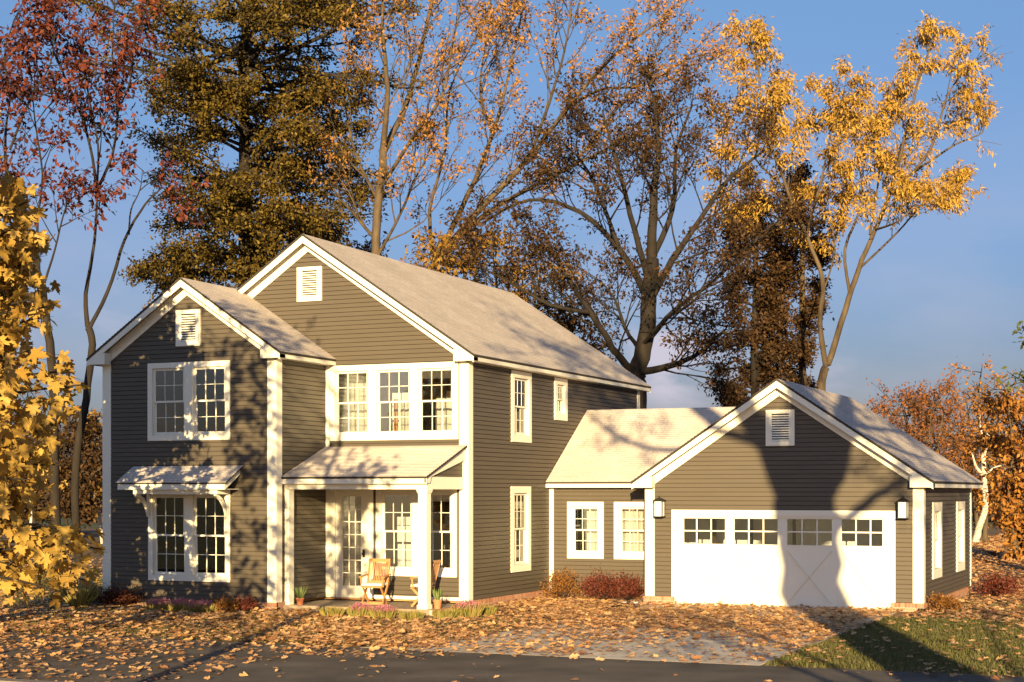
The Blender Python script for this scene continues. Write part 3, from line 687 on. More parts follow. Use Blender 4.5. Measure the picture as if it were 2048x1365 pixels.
LM['gold'] = leafmat('dull_gold_leaves', [(0.208, 0.112, 0.020), (0.304, 0.176, 0.028), (0.160, 0.080, 0.016), (0.272, 0.136, 0.024)])
LM['brown'] = leafmat('brown_leaves', [(0.022, 0.014, 0.008), (0.045, 0.025, 0.012), (0.10, 0.052, 0.02), (0.022, 0.016, 0.009)])
LM['rust'] = leafmat('rust_leaves', [(0.192, 0.068, 0.024), (0.272, 0.112, 0.036), (0.136, 0.048, 0.020), (0.224, 0.088, 0.024)])
LM['yellow'] = leafmat('yellow_leaves', [(0.368, 0.216, 0.040), (0.464, 0.288, 0.056), (0.304, 0.168, 0.032), (0.416, 0.248, 0.044)])
LM['maple'] = leafmat('maple_yellow_leaves', [(0.40, 0.25, 0.055), (0.52, 0.35, 0.10), (0.26, 0.15, 0.03), (0.46, 0.30, 0.07), (0.34, 0.20, 0.04), (0.50, 0.34, 0.09)], 0.3)
LM['amber'] = leafmat('amber_leaves', [(0.304, 0.128, 0.028), (0.384, 0.184, 0.036), (0.224, 0.088, 0.024), (0.336, 0.152, 0.032)])
LM['green'] = leafmat('green_leaves', [(0.040, 0.056, 0.016), (0.080, 0.096, 0.024), (0.128, 0.120, 0.024)])
LM['litter'] = mat('fallen_leaves', (0.5, 0.3, 0.1), 0.7, attr=[(0.26, 0.11, 0.045), (0.50, 0.27, 0.12), (0.64, 0.40, 0.20), (0.38, 0.18, 0.075), (0.58, 0.35, 0.14), (0.20, 0.08, 0.035), (0.54, 0.32, 0.15)], trans=0.12)

def rv(s=1.0): return Vector((R.gauss(0, s), R.gauss(0, s), R.gauss(0, s)))
def perp(d):
    a = R.uniform(0, 2 * math.pi); u = d.cross(Vector((.3, .2, .9))).normalized(); v = d.cross(u); return u * math.cos(a) + v * math.sin(a)
class Tree:
    def __init__(s, name, label, loc, bark, leaf, tmpl=SIMPLE, lsize=.14, per=5, up=.05, droop=.5, ang=45, wob=.10, spread=.05, group=None, cat='tree', rf=1.0, leafjit=0.12):
        s.root = tag(empty(name, loc), label, cat, group); s.loc = Vector(loc); s.wood = MB(); s.bark = bark; s.leaf = leaf; s.tmpl = tmpl
        s.lsize = lsize; s.per = per; s.up = up; s.droop = droop; s.ang = ang; s.wob = wob; s.P = []; s.A = []; s.Z = []; s.C = []; s.N = []; s.jit = leafjit; s.clip = None; s.flat = 0; s.rf = rf
    def leaves(s, p, d, n=None):
        n = s.per if n is None else n
        k = int(n) + (R.random() < n - int(n))
        cl = R.random()
        for _ in range(k):
            q = p + rv(s.jit)
            if s.clip and not s.clip(q + s.loc): continue
            a = (d * .5 + rv(.6) + Vector((0, 0, -s.droop))).normalized()
            nn = rv(.6) + Vector((0, -.2, .7))
            s.P.append(tuple(q)); s.A.append(tuple(a)); s.N.append(tuple(nn)); s.Z.append(s.lsize * R.uniform(.65, 1.25)); s.C.append(min(1, max(0, .6 * cl + .4 * R.random())))
    def limb(s, pts, r0, r1, n=8):
        r0 *= s.rf; r1 *= s.rf
        """explicit limb through given local points, smoothed"""
        pts = [Vector(p) for p in pts]; out = []
        m = len(pts)
        for i in range(m - 1):
            p0, p1, p2, p3 = pts[max(i - 1, 0)], pts[i], pts[i + 1], pts[min(i + 2, m - 1)]
            for k in range(4):
                t = k / 4
                q = .5 * ((2 * p1) + (-p0 + p2) * t + (2 * p0 - 5 * p1 + 4 * p2 - p3) * t * t + (-p0 + 3 * p1 - 3 * p2 + p3) * t ** 3)
                out.append(q + rv(r0 * .10) if 0 < i + k else q)
        out.append(pts[-1]); s.wood.tube(out, r0, r1, n); return out
    def grow(s, p, d, L, r, lvl, nc, ratio=.55, leafy=True):
        seg = 4 if lvl else 3
        pts = [Vector(p)]; d = Vector(d).normalized()
        for i in range(seg):
            d = (d + rv(s.wob) + Vector((0, 0, s.up))).normalized()
            if s.flat: d.z *= (1 - s.flat); d.normalize()
            pts.append(pts[-1] + d * (L / seg))
        if s.clip and not s.clip(pts[-1] + s.loc) and lvl == 0: return
        s.wood.tube(pts, r, r * .35, 5 if r > .03 else 3)
        if lvl == 0:
            for q in pts[1:]: s.leaves(q, d)
            return
        n = nc[lvl - 1]
        for k in range(n):
            t = R.uniform(.2, 1) if k < n - 1 else 1.0
            i = min(int(t * seg), seg - 1); q = pts[i].lerp(pts[i + 1], t * seg - i)
            dd = (pts[i + 1] - pts[i]).normalized(); a = math.radians(s.ang * R.uniform(.5, 1.2)) * (1 if k < n - 1 else .4)
            c = (dd * math.cos(a) + perp(dd) * math.sin(a)).normalized()
            s.grow(q, c, L * ratio * R.uniform(.7, 1.15) * (1.15 - .4 * t), max(r * .5, .006), lvl - 1, nc, ratio)
    def along(s, pts, f0, n, L, r, lvl, nc, ratio=.55, taper=.5, bias=None):
        m = len(pts) - 1
        for k in range(n):
            t = f0 + (1 - f0) * (k + R.random()) / n; i = min(int(t * m), m - 1); q = pts[i].lerp(pts[i + 1], t * m - i)
            dd = (pts[i + 1] - pts[i]).normalized(); a = math.radians(s.ang * R.uniform(.7, 1.3)); c = dd * math.cos(a) + perp(dd) * math.sin(a)
            if bias: c += Vector(bias)
            s.grow(q, c, L * (1 - taper * (t - f0) / (1 - f0 + 1e-6)) * R.uniform(.7, 1.2), r * (1 - .5 * t), lvl, nc, ratio)
    def done(s):
        s.wood.build('trunk', M[s.bark], s.root, smooth=True)
        leafcloud('crown', s.tmpl[0], s.tmpl[1], s.P, s.A, s.N, s.Z, LM[s.leaf] if isinstance(s.leaf, str) else s.leaf, s.C, s.root)
        return len(s.P)
def px_tree(name, label, base, D, bark, leaf, **k):
    g = P(base[0], base[1], D); g.z = GZ - .05
    t = Tree(name, label, g, bark, leaf, **k)
    def L(px, py, dd=0):
        return P(px, py, D + dd) - g
    return t, L
cnt = {}
GB = 'tall autumn trees standing behind the house'
# T2 big bronze tree behind the main roof
def layered(name, label, x, yb, yt, D, prof, bark, leaf, n, r0, lsize, per, seed, group=None, lean=0):
    R.seed(seed)
    t, L = px_tree(name, label, (x, yb), D, bark, leaf, lsize=lsize, per=per, droop=.15, up=.02, wob=.13, ang=50, group=group, leafjit=.16)
    tr = [Vector((0, 0, 0)), L(x + lean * .3, (yb + yt) / 2), L(x + lean, yt)]
    t.flat = .25
    tr = t.limb(tr, r0, .05, 10)
    ztop = tr[-1].z
    for k in range(n):
        f = (k + R.random()) / n; py = prof[0][0] + (prof[-1][0] - prof[0][0]) * f
        for (a, c) in zip(prof, prof[1:]):
            if a[0] <= py <= c[0]: u = (py - a[0]) / (c[0] - a[0]); wl = a[1] + (c[1] - a[1]) * u; wr = a[2] + (c[2] - a[2]) * u
        az = R.uniform(0, 2 * math.pi); cs = math.cos(az); W = (wr if cs > 0 else wl); dep = (wl + wr) / 2
        reach = (abs(cs) * W + (1 - abs(cs)) * dep * .9) / F * D * R.uniform(.7, 1.12)
        q = L(x + lean * f * .5, py); d = RT * cs + FW * math.sin(az) + Vector((0, 0, R.uniform(.0, .35)))
        q.z -= reach * .12
        t.grow(q, d, reach * .86, .035 + reach * .012, 2, [5, 6], .36)
    cnt[name + str(seed)] = t.done()
layered('broad_tree', 'huge dense olive bronze tree with a straight dark trunk rising left of the main gable', 490, 1000, -200, 57,
        [(-160, 230, 220), (0, 320, 275), (60, 350, 330), (130, 345, 330), (190, 230, 220), (250, 215, 240), (330, 310, 250), (400, 220, 250), (480, 230, 190), (560, 200, 150), (640, 80, 80)],
        'bark_dark', 'bronze', 140, .42, .155, 8.5, 5, GB)
layered('layered_tree', 'narrow dark brown tree with flat foliage tiers left of the yellow tree', 1510, 1000, 395, 60,
        [(400, 20, 25), (460, 70, 80), (540, 90, 90), (600, 95, 60), (660, 110, 70), (740, 100, 70), (800, 85, 60), (900, 50, 50)], 'bark_dark', 'brown', 72, .24, .17, 4, 8, GB)
layered('layered_tree', 'slim brown tree with short tiers just left of the yellow tree trunks', 1605, 1000, 330, 62,
        [(340, 20, 20), (440, 50, 50), (520, 70, 50), (600, 65, 45), (700, 55, 35), (800, 30, 25)], 'bark_tan', 'brown', 40, .2, .16, 3.5, 9, GB)

# T3 orange tree, upright stems
R.seed(21)
t, L = px_tree('slender_tree', 'tall pale orange tree with two thick upright stems behind the main ridge', (748, 1000), 55, 'bark_tan', 'orange', rf=.66, lsize=.15, per=2.3, ang=38, up=.10, droop=.1, wob=.12, group=GB)
tr = t.limb([(0, 0, 0), L(750, 700), L(752, 480), L(766, 300)], .30, .20, 10)
for pts, r in (([(766, 300), (775, 180, -1), (765, 60, -1), (768, -80, -1)], .17), ([(764, 310), (812, 210, 1), (840, 110, 1), (865, 0, 1), (885, -80, 2)], .18), ([(755, 400), (712, 310, 1), (690, 200, 2), (700, 80, 2)], .10),
               ([(758, 380), (830, 270, -2), (885, 190, -3), (905, 90, -3), (930, -20, -3)], .11), ([(752, 480), (700, 420, 1), (660, 370, 2)], .10), ([(752, 520), (800, 430, -1), (830, 360, -2), (860, 300, -2)], .09)):
    l = t.limb([L(*p) for p in pts], r, r * .3, 7); t.along(l, .15, 11, 2.6, .035, 2, [3, 5], .5)
cnt['t3'] = t.done()
# T4 arching orange tree
R.seed(33)
t, L = px_tree('arching_tree', 'sparse orange tree whose long limbs arch up and right over the main roof', (850, 1000), 60, 'bark_tan', 'orange', rf=.55, lsize=.15, per=2.8, ang=36, up=.09, droop=.1, wob=.12, group=GB)
t.limb([(0, 0, 0), L(850, 700), L(866, 530)], .42, .3, 10)
for pts, r in (([(866, 530), (950, 430), (1055, 320), (1140, 210), (1230, 110), (1335, 30)], .26), ([(880, 510), (935, 390, -1), (985, 270, -2), (1020, 140, -2), (1045, 20, -2)], .2), ([(905, 480), (1000, 410, 1), (1130, 340, 2), (1250, 280, 2), (1390, 210, 2)], .19),
               ([(868, 530), (860, 420, 2), (890, 300, 3), (900, 180, 3), (960, 60, 3)], .15), ([(1060, 315), (1110, 170, -2), (1135, 70, -3), (1150, -60, -3)], .12), ([(1140, 215), (1200, 180, 2), (1290, 170, 3), (1370, 120, 3), (1440, 110, 3)], .11),
               ([(1140, 340, 2), (1230, 220, 1), (1290, 140, 0), (1325, 60, 0)], .09), ([(985, 270, -2), (960, 180, -3), (975, 80, -3), (1000, -30, -3)], .09)):
    l = t.limb([L(*p) for p in pts], r, r * .25, 7); t.along(l, .2, 13, 2.5, .035, 2, [3, 5], .5)
cnt['t4'] = t.done()
# T5 dark forked tree
R.seed(45)
t, L = px_tree('forked_tree', 'dark wide forked tree with black limbs and brown leaves above the connecting roof', (1275, 1000), 53, 'bark_dark', 'brown', rf=.8, lsize=.15, per=3.4, ang=42, up=.06, droop=.2, wob=.13, group=GB)
t.limb([(0, 0, 0), L(1272, 800), L(1275, 745), L(1292, 680), L(1298, 600), L(1303, 520)], .40, .3, 12)
for pts, r in (([(1303, 520), (1306, 400), (1318, 300), (1306, 190)], .22), ([(1276, 745), (1340, 732, -1), (1400, 706, -2), (1450, 660, -2)], .17), ([(1280, 700), (1252, 660, 1), (1230, 600, 1), (1200, 560, 2)], .1),
               ([(1272, 750), (1225, 695, -1), (1180, 625, -2), (1125, 540, -2), (1085, 460, -2)], .17), ([(1296, 600), (1240, 500, 1), (1160, 425, 2), (1060, 400, 2), (960, 450, 2)], .16), ([(1298, 605), (1345, 520, -1), (1400, 440, -1), (1455, 360, -1), (1530, 300, -1)], .17),
               ([(1302, 520), (1345, 420, 1), (1352, 300, 2), (1385, 210, 2)], .14), ([(1296, 560), (1262, 430, -1), (1232, 320, -2), (1205, 220, -2)], .14), ([(1290, 690), (1350, 620, 2), (1430, 560, 3), (1520, 470, 3), (1560, 440, 3)], .12), ([(1180, 625, -2), (1100, 610, -3), (1010, 560, -3), (950, 530, -3)], .09), ([(1240, 500, 1), (1180, 350, 1), (1130, 290, 1)], .1), ([(1285, 690), (1330, 640, -2), (1390, 600, -3), (1420, 540, -3)], .09)):
    l = t.limb([L(*p) for p in pts], r, r * .25, 8); t.along(l, .2, 12, 2.4, .04, 2, [3, 5], .5)
cnt['t5'] = t.done()
# T7 yellow tree
R.seed(57)
t, L = px_tree('yellow_tree', 'bright yellow tree with two slim bare stems rising behind the garage roof', (1640, 1000), 56, 'bark_tan', 'yellow', rf=.78, tmpl=NARROW, lsize=.185, per=15.0, ang=48, up=.0, droop=.9, wob=.10, leafjit=.10, group=GB)
def v7(q):
    v = q - CAMP; zc = v.dot(FW); return 1024 + F * v.dot(RT) / zc < R.uniform(1960, 2015)
t.clip = v7
t.limb([(0, 0, 0), L(1642, 800), L(1652, 735)], .2, .18, 9)
for pts, r, n, f in (([(1652, 735), (1640, 650), (1645, 560), (1612, 470), (1575, 380), (1530, 250), (1515, 130), (1500, 90)], .13, 17, .5), ([(1655, 730), (1690, 620), (1716, 540), (1750, 460), (1785, 370), (1808, 280), (1835, 170), (1875, 50)], .15, 24, .48),
                  ([(1700, 590), (1690, 500), (1725, 400), (1712, 300), (1700, 220)], .08, 10, .4), ([(1785, 390), (1860, 300, -1), (1900, 180, -1), (1975, 100, -1)], .08, 9, .55), ([(1790, 370), (1850, 330, 1), (1910, 290, 1), (1965, 265, 1), (1960, 230, 1)], .07, 8, .45),
                  ([(1575, 380), (1520, 330, 1), (1480, 270, 1), (1462, 220, 1)], .06, 9, .2), ([(1612, 470), (1640, 370, -1), (1665, 260, -1), (1690, 190, -1)], .07, 12, .2), ([(1750, 460), (1800, 440, -2), (1860, 380, -2)], .06, 7, .2), ([(1575, 380), (1590, 270, 2), (1600, 180, 2)], .06, 10, .2), ([(1612, 470), (1560, 440, 1), (1500, 400, 1), (1450, 340, 1)], .05, 10, .2), ([(1640, 600), (1670, 500, 1), (1650, 400, 1)], .05, 9, .4),
                  ([(1716, 540), (1790, 470, 2), (1850, 400, 2), (1890, 345, 2)], .06, 8, .3), ([(1740, 470), (1760, 330, 2), (1750, 230, 2)], .06, 9, .2)):
    l = t.limb([L(*p) for p in pts], r, r * .22, 7); t.along(l, f, n, 1.7, .025, 1, [5], .62)
cnt['t7'] = t.done()
# T1 red trees at left
R.seed(61)
t, L = px_tree('red_leaf_tree', 'dark red tree with thin curved forked stem rising beside the left eave', (160, 1100), 50, 'bark_dark', 'red', rf=.65, lsize=.20, per=4.2, ang=48, up=.03, droop=.6, wob=.12, group=GB)
t.limb([(0, 0, 0), L(150, 950), L(172, 800), L(184, 690), L(176, 655)], .2, .17, 9)
for pts, r, n, f in (([(176, 655), (172, 590), (190, 480), (194, 385)], .13, 2, .9), ([(178, 660), (215, 585), (250, 480), (290, 410), (325, 375)], .11, 3, .75), ([(194, 385), (180, 290), (150, 200), (110, 110), (90, 30)], .08, 12, .25), ([(193, 385), (225, 310), (235, 220), (225, 110), (230, 0)], .08, 12, .25),
                     ([(194, 380), (196, 290, -1), (175, 180, -1), (165, 60, -1)], .06, 10, .2), ([(258, 470), (262, 420), (280, 380), (285, 340)], .05, 3, .6), ([(150, 200), (90, 190, 1), (30, 150, 1), (-20, 130, 1)], .05, 9, .1), ([(235, 220), (255, 180, -1), (265, 130, -1), (270, 60, -1)], .05, 6, .2)):
    l = t.limb([L(*p) for p in pts], r, r * .3, 7); t.along(l, f, n, 1.8, .03, 1, [5], .6)
cnt['t1'] = t.done()
R.seed(67)
t, L = px_tree('red_leaf_tree', 'reddish tree with a leaning trunk at the far left edge behind the yellow maple', (110, 1100), 47, 'bark_dark', 'red', rf=.65, lsize=.20, per=4.2, ang=48, up=.03, droop=.5, wob=.12, group=GB)
t.limb([(0, 0, 0), L(108, 800), L(95, 660), L(82, 560)], .24, .16, 9)
for pts, r, n, f in (([(82, 560), (55, 480), (30, 420), (10, 300), (20, 200)], .13, 10, .4), ([(78, 540), (75, 440), (85, 350), (70, 240), (60, 130)], .07, 9, .45), ([(88, 570), (110, 500), (130, 420), (150, 390)], .06, 8, .3), ([(20, 300), (60, 200), (100, 130), (110, 60)], .06, 8, .2), ([(30, 420), (0, 380), (-40, 330)], .05, 5, .2), ([(20, 200), (10, 100), (40, 20)], .05, 7, .1)):
    l = t.limb([L(*p) for p in pts], r, r * .3, 7); t.along(l, f, n, 1.7, .03, 1, [5], .6)
cnt['t1b'] = t.done()

def bushy(name, label, cx, D, topy, wpx, boty, bark, leaf, n, lsize, per, seed, group=None, stems=3, basey=None, flat=0, lbl2=None, barep=0):
    """multi-stem tree whose crown fills an ellipse of wpx half-width"""
    R.seed(seed)
    t, L = px_tree(name, label, (cx, 1000), D, bark, leaf, lsize=lsize, per=per, ang=48, up=.04, droop=.25, wob=.14, group=group, leafjit=.15)
    t.flat = flat
    H_ = (HY - topy) / F * D + CAMP.z - GZ; W_ = wpx / F * D; zb = (HY - boty) / F * D + CAMP.z - GZ
    for k in range(stems):
        a = 2 * math.pi * (k + R.random() * .5) / stems; q = Vector((math.cos(a) * .15, math.sin(a) * .15, 0)); e = Vector((math.cos(a) * W_ * .45, math.sin(a) * W_ * .45, H_ * R.uniform(.7, .92)))
        l = t.limb([q, q.lerp(e, .35) + rv(.15), q.lerp(e, .7) + rv(.2), e], max(.05, H_ * .014), .02, 7)
        for j in range(n // stems):
            f = R.uniform(max(.05, zb / H_ * .9), 1); i = min(int(f * (len(l) - 1)), len(l) - 2); p = l[i]
            z = p.z / H_; hw = W_ * math.sqrt(max(.06, 1 - ((z - .5) / .55) ** 2))
            d = Vector((p.x, p.y, 0)) * .4 + Vector((R.gauss(0, 1), R.gauss(0, 1), 0)).normalized() * .9 + Vector((0, 0, R.uniform(-.1, .7)))
            t.grow(p, d, hw * R.uniform(.45, .8), .03, 1, [7], .5)
    cnt[name + str(seed)] = t.done(); return t
MID = 'bushy middle height trees behind the main roof'
bushy('bushy_tree', 'dull gold bushy tree just above the near half of the main ridge', 905, 56, 330, 115, 640, 'bark_tan', 'gold', 84, .2, 3.0, 71, MID, 4)
bushy('bushy_tree', 'brown gold bushy tree just above the far end of the main ridge', 1035, 60, 410, 110, 700, 'bark_dark', 'gold', 72, .2, 3.0, 72, MID, 4)
bushy('bushy_tree', 'dark brown bushy tree low behind the sloping far end of the main roof', 1130, 58, 520, 90, 760, 'bark_dark', 'brown', 60, .2, 2.6, 73, MID, 4)
bushy('bushy_tree', 'shadowy brown tree between the olive bronze tree and the pale orange stems', 665, 62, 330, 110, 640, 'bark_dark', 'brown', 72, .2, 3.2, 74, MID, 4)
bushy('shrub_tree', 'small purple red tree peeping out past the back corner of the main house', 1262, 56, 775, 50, 870, 'bark_dark', 'red', 20, .2, 2, 75, None, 3)
bushy('bushy_tree', 'low brown tree tip showing above the garage roof left slope', 1455, 64, 775, 60, 900, 'bark_dark', 'brown', 16, .2, 2, 76, None, 3)
RT_ = 'rust and amber trees at the right edge'
bushy('rust_tree', 'rounded rust brown tree standing just right of the garage roof', 1850, 80, 715, 100, 1010, 'bark_tan', 'rust', 100, .19, 3.2, 81, RT_, 5)
bushy('rust_tree', 'tallest amber and rust tree with pale greenish tips at the right edge', 1965, 84, 690, 110, 1010, 'bark_tan', 'amber', 100, .20, 3.2, 82, RT_, 5)
bushy('rust_tree', 'dark rust tree low behind the back corner of the garage', 1800, 95, 760, 70, 1040, 'bark_dark', 'rust', 60, .24, 3.5, 83, RT_, 4)
bushy('rust_tree', 'bright amber tree cut off by the right picture edge', 2045, 60, 735, 85, 1075, 'bark_tan', 'amber', 84, .24, 3.0, 84, RT_, 5)
bushy('green_tree', 'dark green leaf sprays reaching in from the right edge high against the sky', 2105, 50, 500, 75, 700, 'bark_dark', 'green', 22, .22, 2.2, 85, None, 3)
LT_ = 'brown trees bordering the lawn left of the house'
for i, (cx, D, ty, wp, by, lf, lb) in enumerate(((150, 78, 800, 70, 1010, 'brown', 'dusky brown tree right behind the left corner of the house'), (75, 84, 760, 80, 1020, 'brown', 'dark brown tree behind the middle of the yellow maple'), (-5, 88, 800, 80, 1020, 'brown', 'dark brown tree at the left picture edge behind the maple'), (215, 90, 790, 55, 1020, 'gold', 'dull gold tree partly hidden by the left corner board'))):
    bushy('bordering_tree', lb, cx, D, ty, wp, by, 'bark_dark', lf, 70, .26, 3.5, 90 + i, LT_, 4)
# a far belt of woodland closing the horizon
def woods(name, x0, x1, y, h, n, leaf, seed):
    R.seed(seed); rs = np.random.RandomState(seed); cl = rs.uniform([x0, y - 6, 0], [x1, y + 8, h], (n, 3)); cl[:, 2] *= (.55 + .45 * np.abs(np.sin(cl[:, 0] * .23) * np.cos(cl[:, 0] * .071)))
    k = 46; pos = (cl[:, None, :] + rs.normal(0, 1, (n, k, 3)) * np.array([1.1, 1.1, .8])).reshape(-1, 3); pos[:, 2] = np.maximum(pos[:, 2], GZ)
    m = len(pos); o = leafcloud(name, SIMPLE[0], SIMPLE[1], pos, rs.normal(0, 1, (m, 3)) + [0, 0, -.3], rs.normal(0, 1, (m, 3)), rs.uniform(.35, .7, m), LM[leaf], np.clip(np.repeat(rs.rand(n), k) * .7 + rs.rand(m) * .3, 0, 1))
    return tag(o, kind='stuff', label='far belt of dark autumn woodland beyond the lawns', cat='woodland')
woods('woodland', -150, 90, 105, 6.5, 900, 'brown', 5)

# ---------------- birches
def birch(label, pts_list, D, base):
    g = P(base[0], base[1], D); g.z = GZ - .05
    t = Tree('birch_tree', label, g, 'bark_birch', 'amber', lsize=.22, per=1.0, group='white barked birches')
    t.leaves = lambda *a, **k: None
    for pts, r in pts_list:
        l = t.limb([P(*p, D) - g if p != 'b' else Vector((0, 0, 0)) for p in pts], r, r * .4, 8)
    l2 = [P(base[0] + 20, base[1] - 300, D) - g]
    Tree.leaves(t, l2[0], Vector((0, 0, 1)), 10); t.done()
birch('white barked birch with a forked crook leaning beside the back corner of the garage', [(['b', (1957, 1060), (1972, 1010), (1966, 940), (1972, 890), (1980, 850)], .2), ([(1968, 955), (1950, 930), (1944, 905)], .09), ([(1974, 890), (1962, 860), (1960, 830)], .07), ([(1970, 950), (1990, 935), (2003, 932)], .06)], 80, (1952, 1085))
birch('thin white birch trunk seen between the maple leaves and the left corner of the house', [(['b', (200, 1040), (196, 1015), (186, 985)], .12), ([(198, 1030), (204, 1000)], .06)], 80, (206, 1085))
birch('pale birch stem low among the maple leaves at far left', [(['b', (58, 1070), (62, 1040), (60, 1000)], .12)], 80, (56, 1088))

# ---------------- yellow maple in the left foreground
R.seed(101)
g = Vector((-8.5, -9.6, GZ - .05))
t = Tree('maple_tree', 'bright yellow maple with big lobed leaves reaching in from the left foreground', g, 'bark_dark', 'maple', tmpl=MAPLE, lsize=.235, per=3.0, ang=50, up=.0, droop=1.0, wob=.16, leafjit=.15)
def vis(q):
    v = q - CAMP; zc = v.dot(FW)
    if zc < 1: return True
    px = 1024 + F * v.dot(RT) / zc; py = HY - F * v.z / zc
    if px < -12: return True
    lim = 112
    if py < 345: return px < -12
    if py < 520: lim = 60 + (py - 345) * .35
    elif py < 545: lim = 60
    elif py < 665: lim = 112
    elif py < 705: lim = 60
    elif py < 820: lim = 178 - abs(py - 755) * .5
    elif py < 990: lim = 135
    elif py < 1045: lim = 95
    elif py < 1180: lim = 222 - abs(py - 1090) * .35
    else: lim = 150 - (py - 1180) * 3
    if py > 1215: return False
    return px < lim
t.clip = vis
t.limb([(0, 0, 0), (.05, .05, 1.8), (.0, 0, 3.6), (-.1, .1, 6.0), (.1, 0, 8.6)], .17, .06, 10)
def ML(px, py, D): return P(px, py, 25.5 + (D - 15) * 1.6) - g
for k, (px, py, D) in enumerate(((60, 400, 15), (90, 470, 15.3), (20, 460, 14.6), (90, 590, 15.2), (30, 620, 14.8), (140, 740, 15.4), (80, 780, 14.7), (165, 770, 15.2), (110, 850, 15.3), (40, 880, 14.7), (120, 930, 15), (60, 960, 14.6), (30, 1020, 15),
                                 (80, 1050, 14.8), (190, 1070, 15.3), (150, 1120, 15), (210, 1100, 15.6), (110, 1180, 14.8), (60, 1140, 15.2), (170, 1160, 15.5), (20, 1130, 15), (0, 720, 14.5), (-20, 540, 15), (70, 700, 15.2), (60, 640, 15), (30, 820, 15), (90, 1000, 15.3), (10, 950, 15.1), (130, 1060, 15), (0, 430, 15), (70, 520, 15.3), (110, 610, 15.3))):
    e = ML(px, py, D); z0 = max(.5, e.z * .7); s0 = Vector((0, 0, z0)); mid = s0.lerp(e, .55) + Vector((0, 0, .35))
    l = t.limb([s0, mid, e], .045, .012, 5); t.per = 1.2; t.along(l, .55, 7, .75, .014, 0, [], .5, taper=.3)
R.seed(103)
t.per = 3.0
for k in range(122):   # the rest of the crown, outside the picture to the left
    z = R.uniform(2.3, 9.4); e = Vector((R.uniform(-1.9, 3.6) if z > 6.5 else R.uniform(-1.6, 2.6), R.uniform(-1.8, 1.8), z)); s0 = Vector((0, 0, max(.8, z - .8 - abs(e.x) * .4)))
    if not vis(e + g): continue
    l = t.limb([s0, s0.lerp(e, .5) + rv(.15), e], .04, .01, 4); t.along(l, .3, 8, .85, .012, 0, [], .5, taper=.3)
cnt['maple'] = t.done()
R.seed(105)
g = Vector((2.9, -23.2, GZ - .05))
t = Tree('maple_tree', 'second thin maple nearer the camera beyond the left edge of the view', g, 'bark_dark', 'maple', tmpl=MAPLE, lsize=.15, per=2.2, ang=50, up=.0, droop=1.0, wob=.16, leafjit=.12)
t.clip = lambda q: (lambda v: (1024 + F * v.dot(RT) / max(.5, v.dot(FW))) < -20)(q - CAMP)
t.limb([(0, 0, 0), (.1, 0, 3), (.3, 0, 6), (.2, 0, 9)], .13, .05, 8)
for k in range(66):
    e = Vector((R.uniform(-4.2, 1.6), R.uniform(-1.2, 1.2), R.uniform(4.6, 11.2)))
    if e.x > -1.2 and e.z > 8.0: continue
    s0 = Vector((.2, 0, max(2.5, e.z - abs(e.x) * .6)))
    l = t.limb([s0, s0.lerp(e, .5) + rv(.15), e], .03, .008, 4); t.along(l, .35, 6, .8, .01, 0, [], .5, taper=.3)
cnt['maple2'] = t.done()
R.seed(106)
g = Vector((18.95, -35.0, GZ - .05))
t = Tree('oak_tree', 'smaller tree behind the massive one whose leaves dapple the driveway', g, 'bark_dark', 'gold', lsize=.13, per=2.6, ang=50, droop=.6, wob=.16, leafjit=.16)
t.clip = lambda q: q.z > CAMP.z + 1.2 and (q - CAMP).dot(FW) < 5.0
t.limb([(0, 0, 0), (-.1, .1, 2.5), (.1, .2, 5), (0, .3, 8)], .28, .08, 10)
for pts in ([(0, .1, 2.8), (-3.4, 4.0, 4.2), (-5.8, 6.6, 4.7), (-7.1, 8.1, 4.7)], [(0, .1, 3.4), (-4.4, 5.2, 5.2), (-7.2, 7.3, 5.6)], [(0, .1, 3.8), (1.6, 1.2, 5.6), (2.8, 2.6, 6.6)]):
    l = t.limb(pts, .07, .015, 6); t.along(l, .35, 9, 1.1, .015, 1, [4], .5)
cnt['oak2'] = t.done()

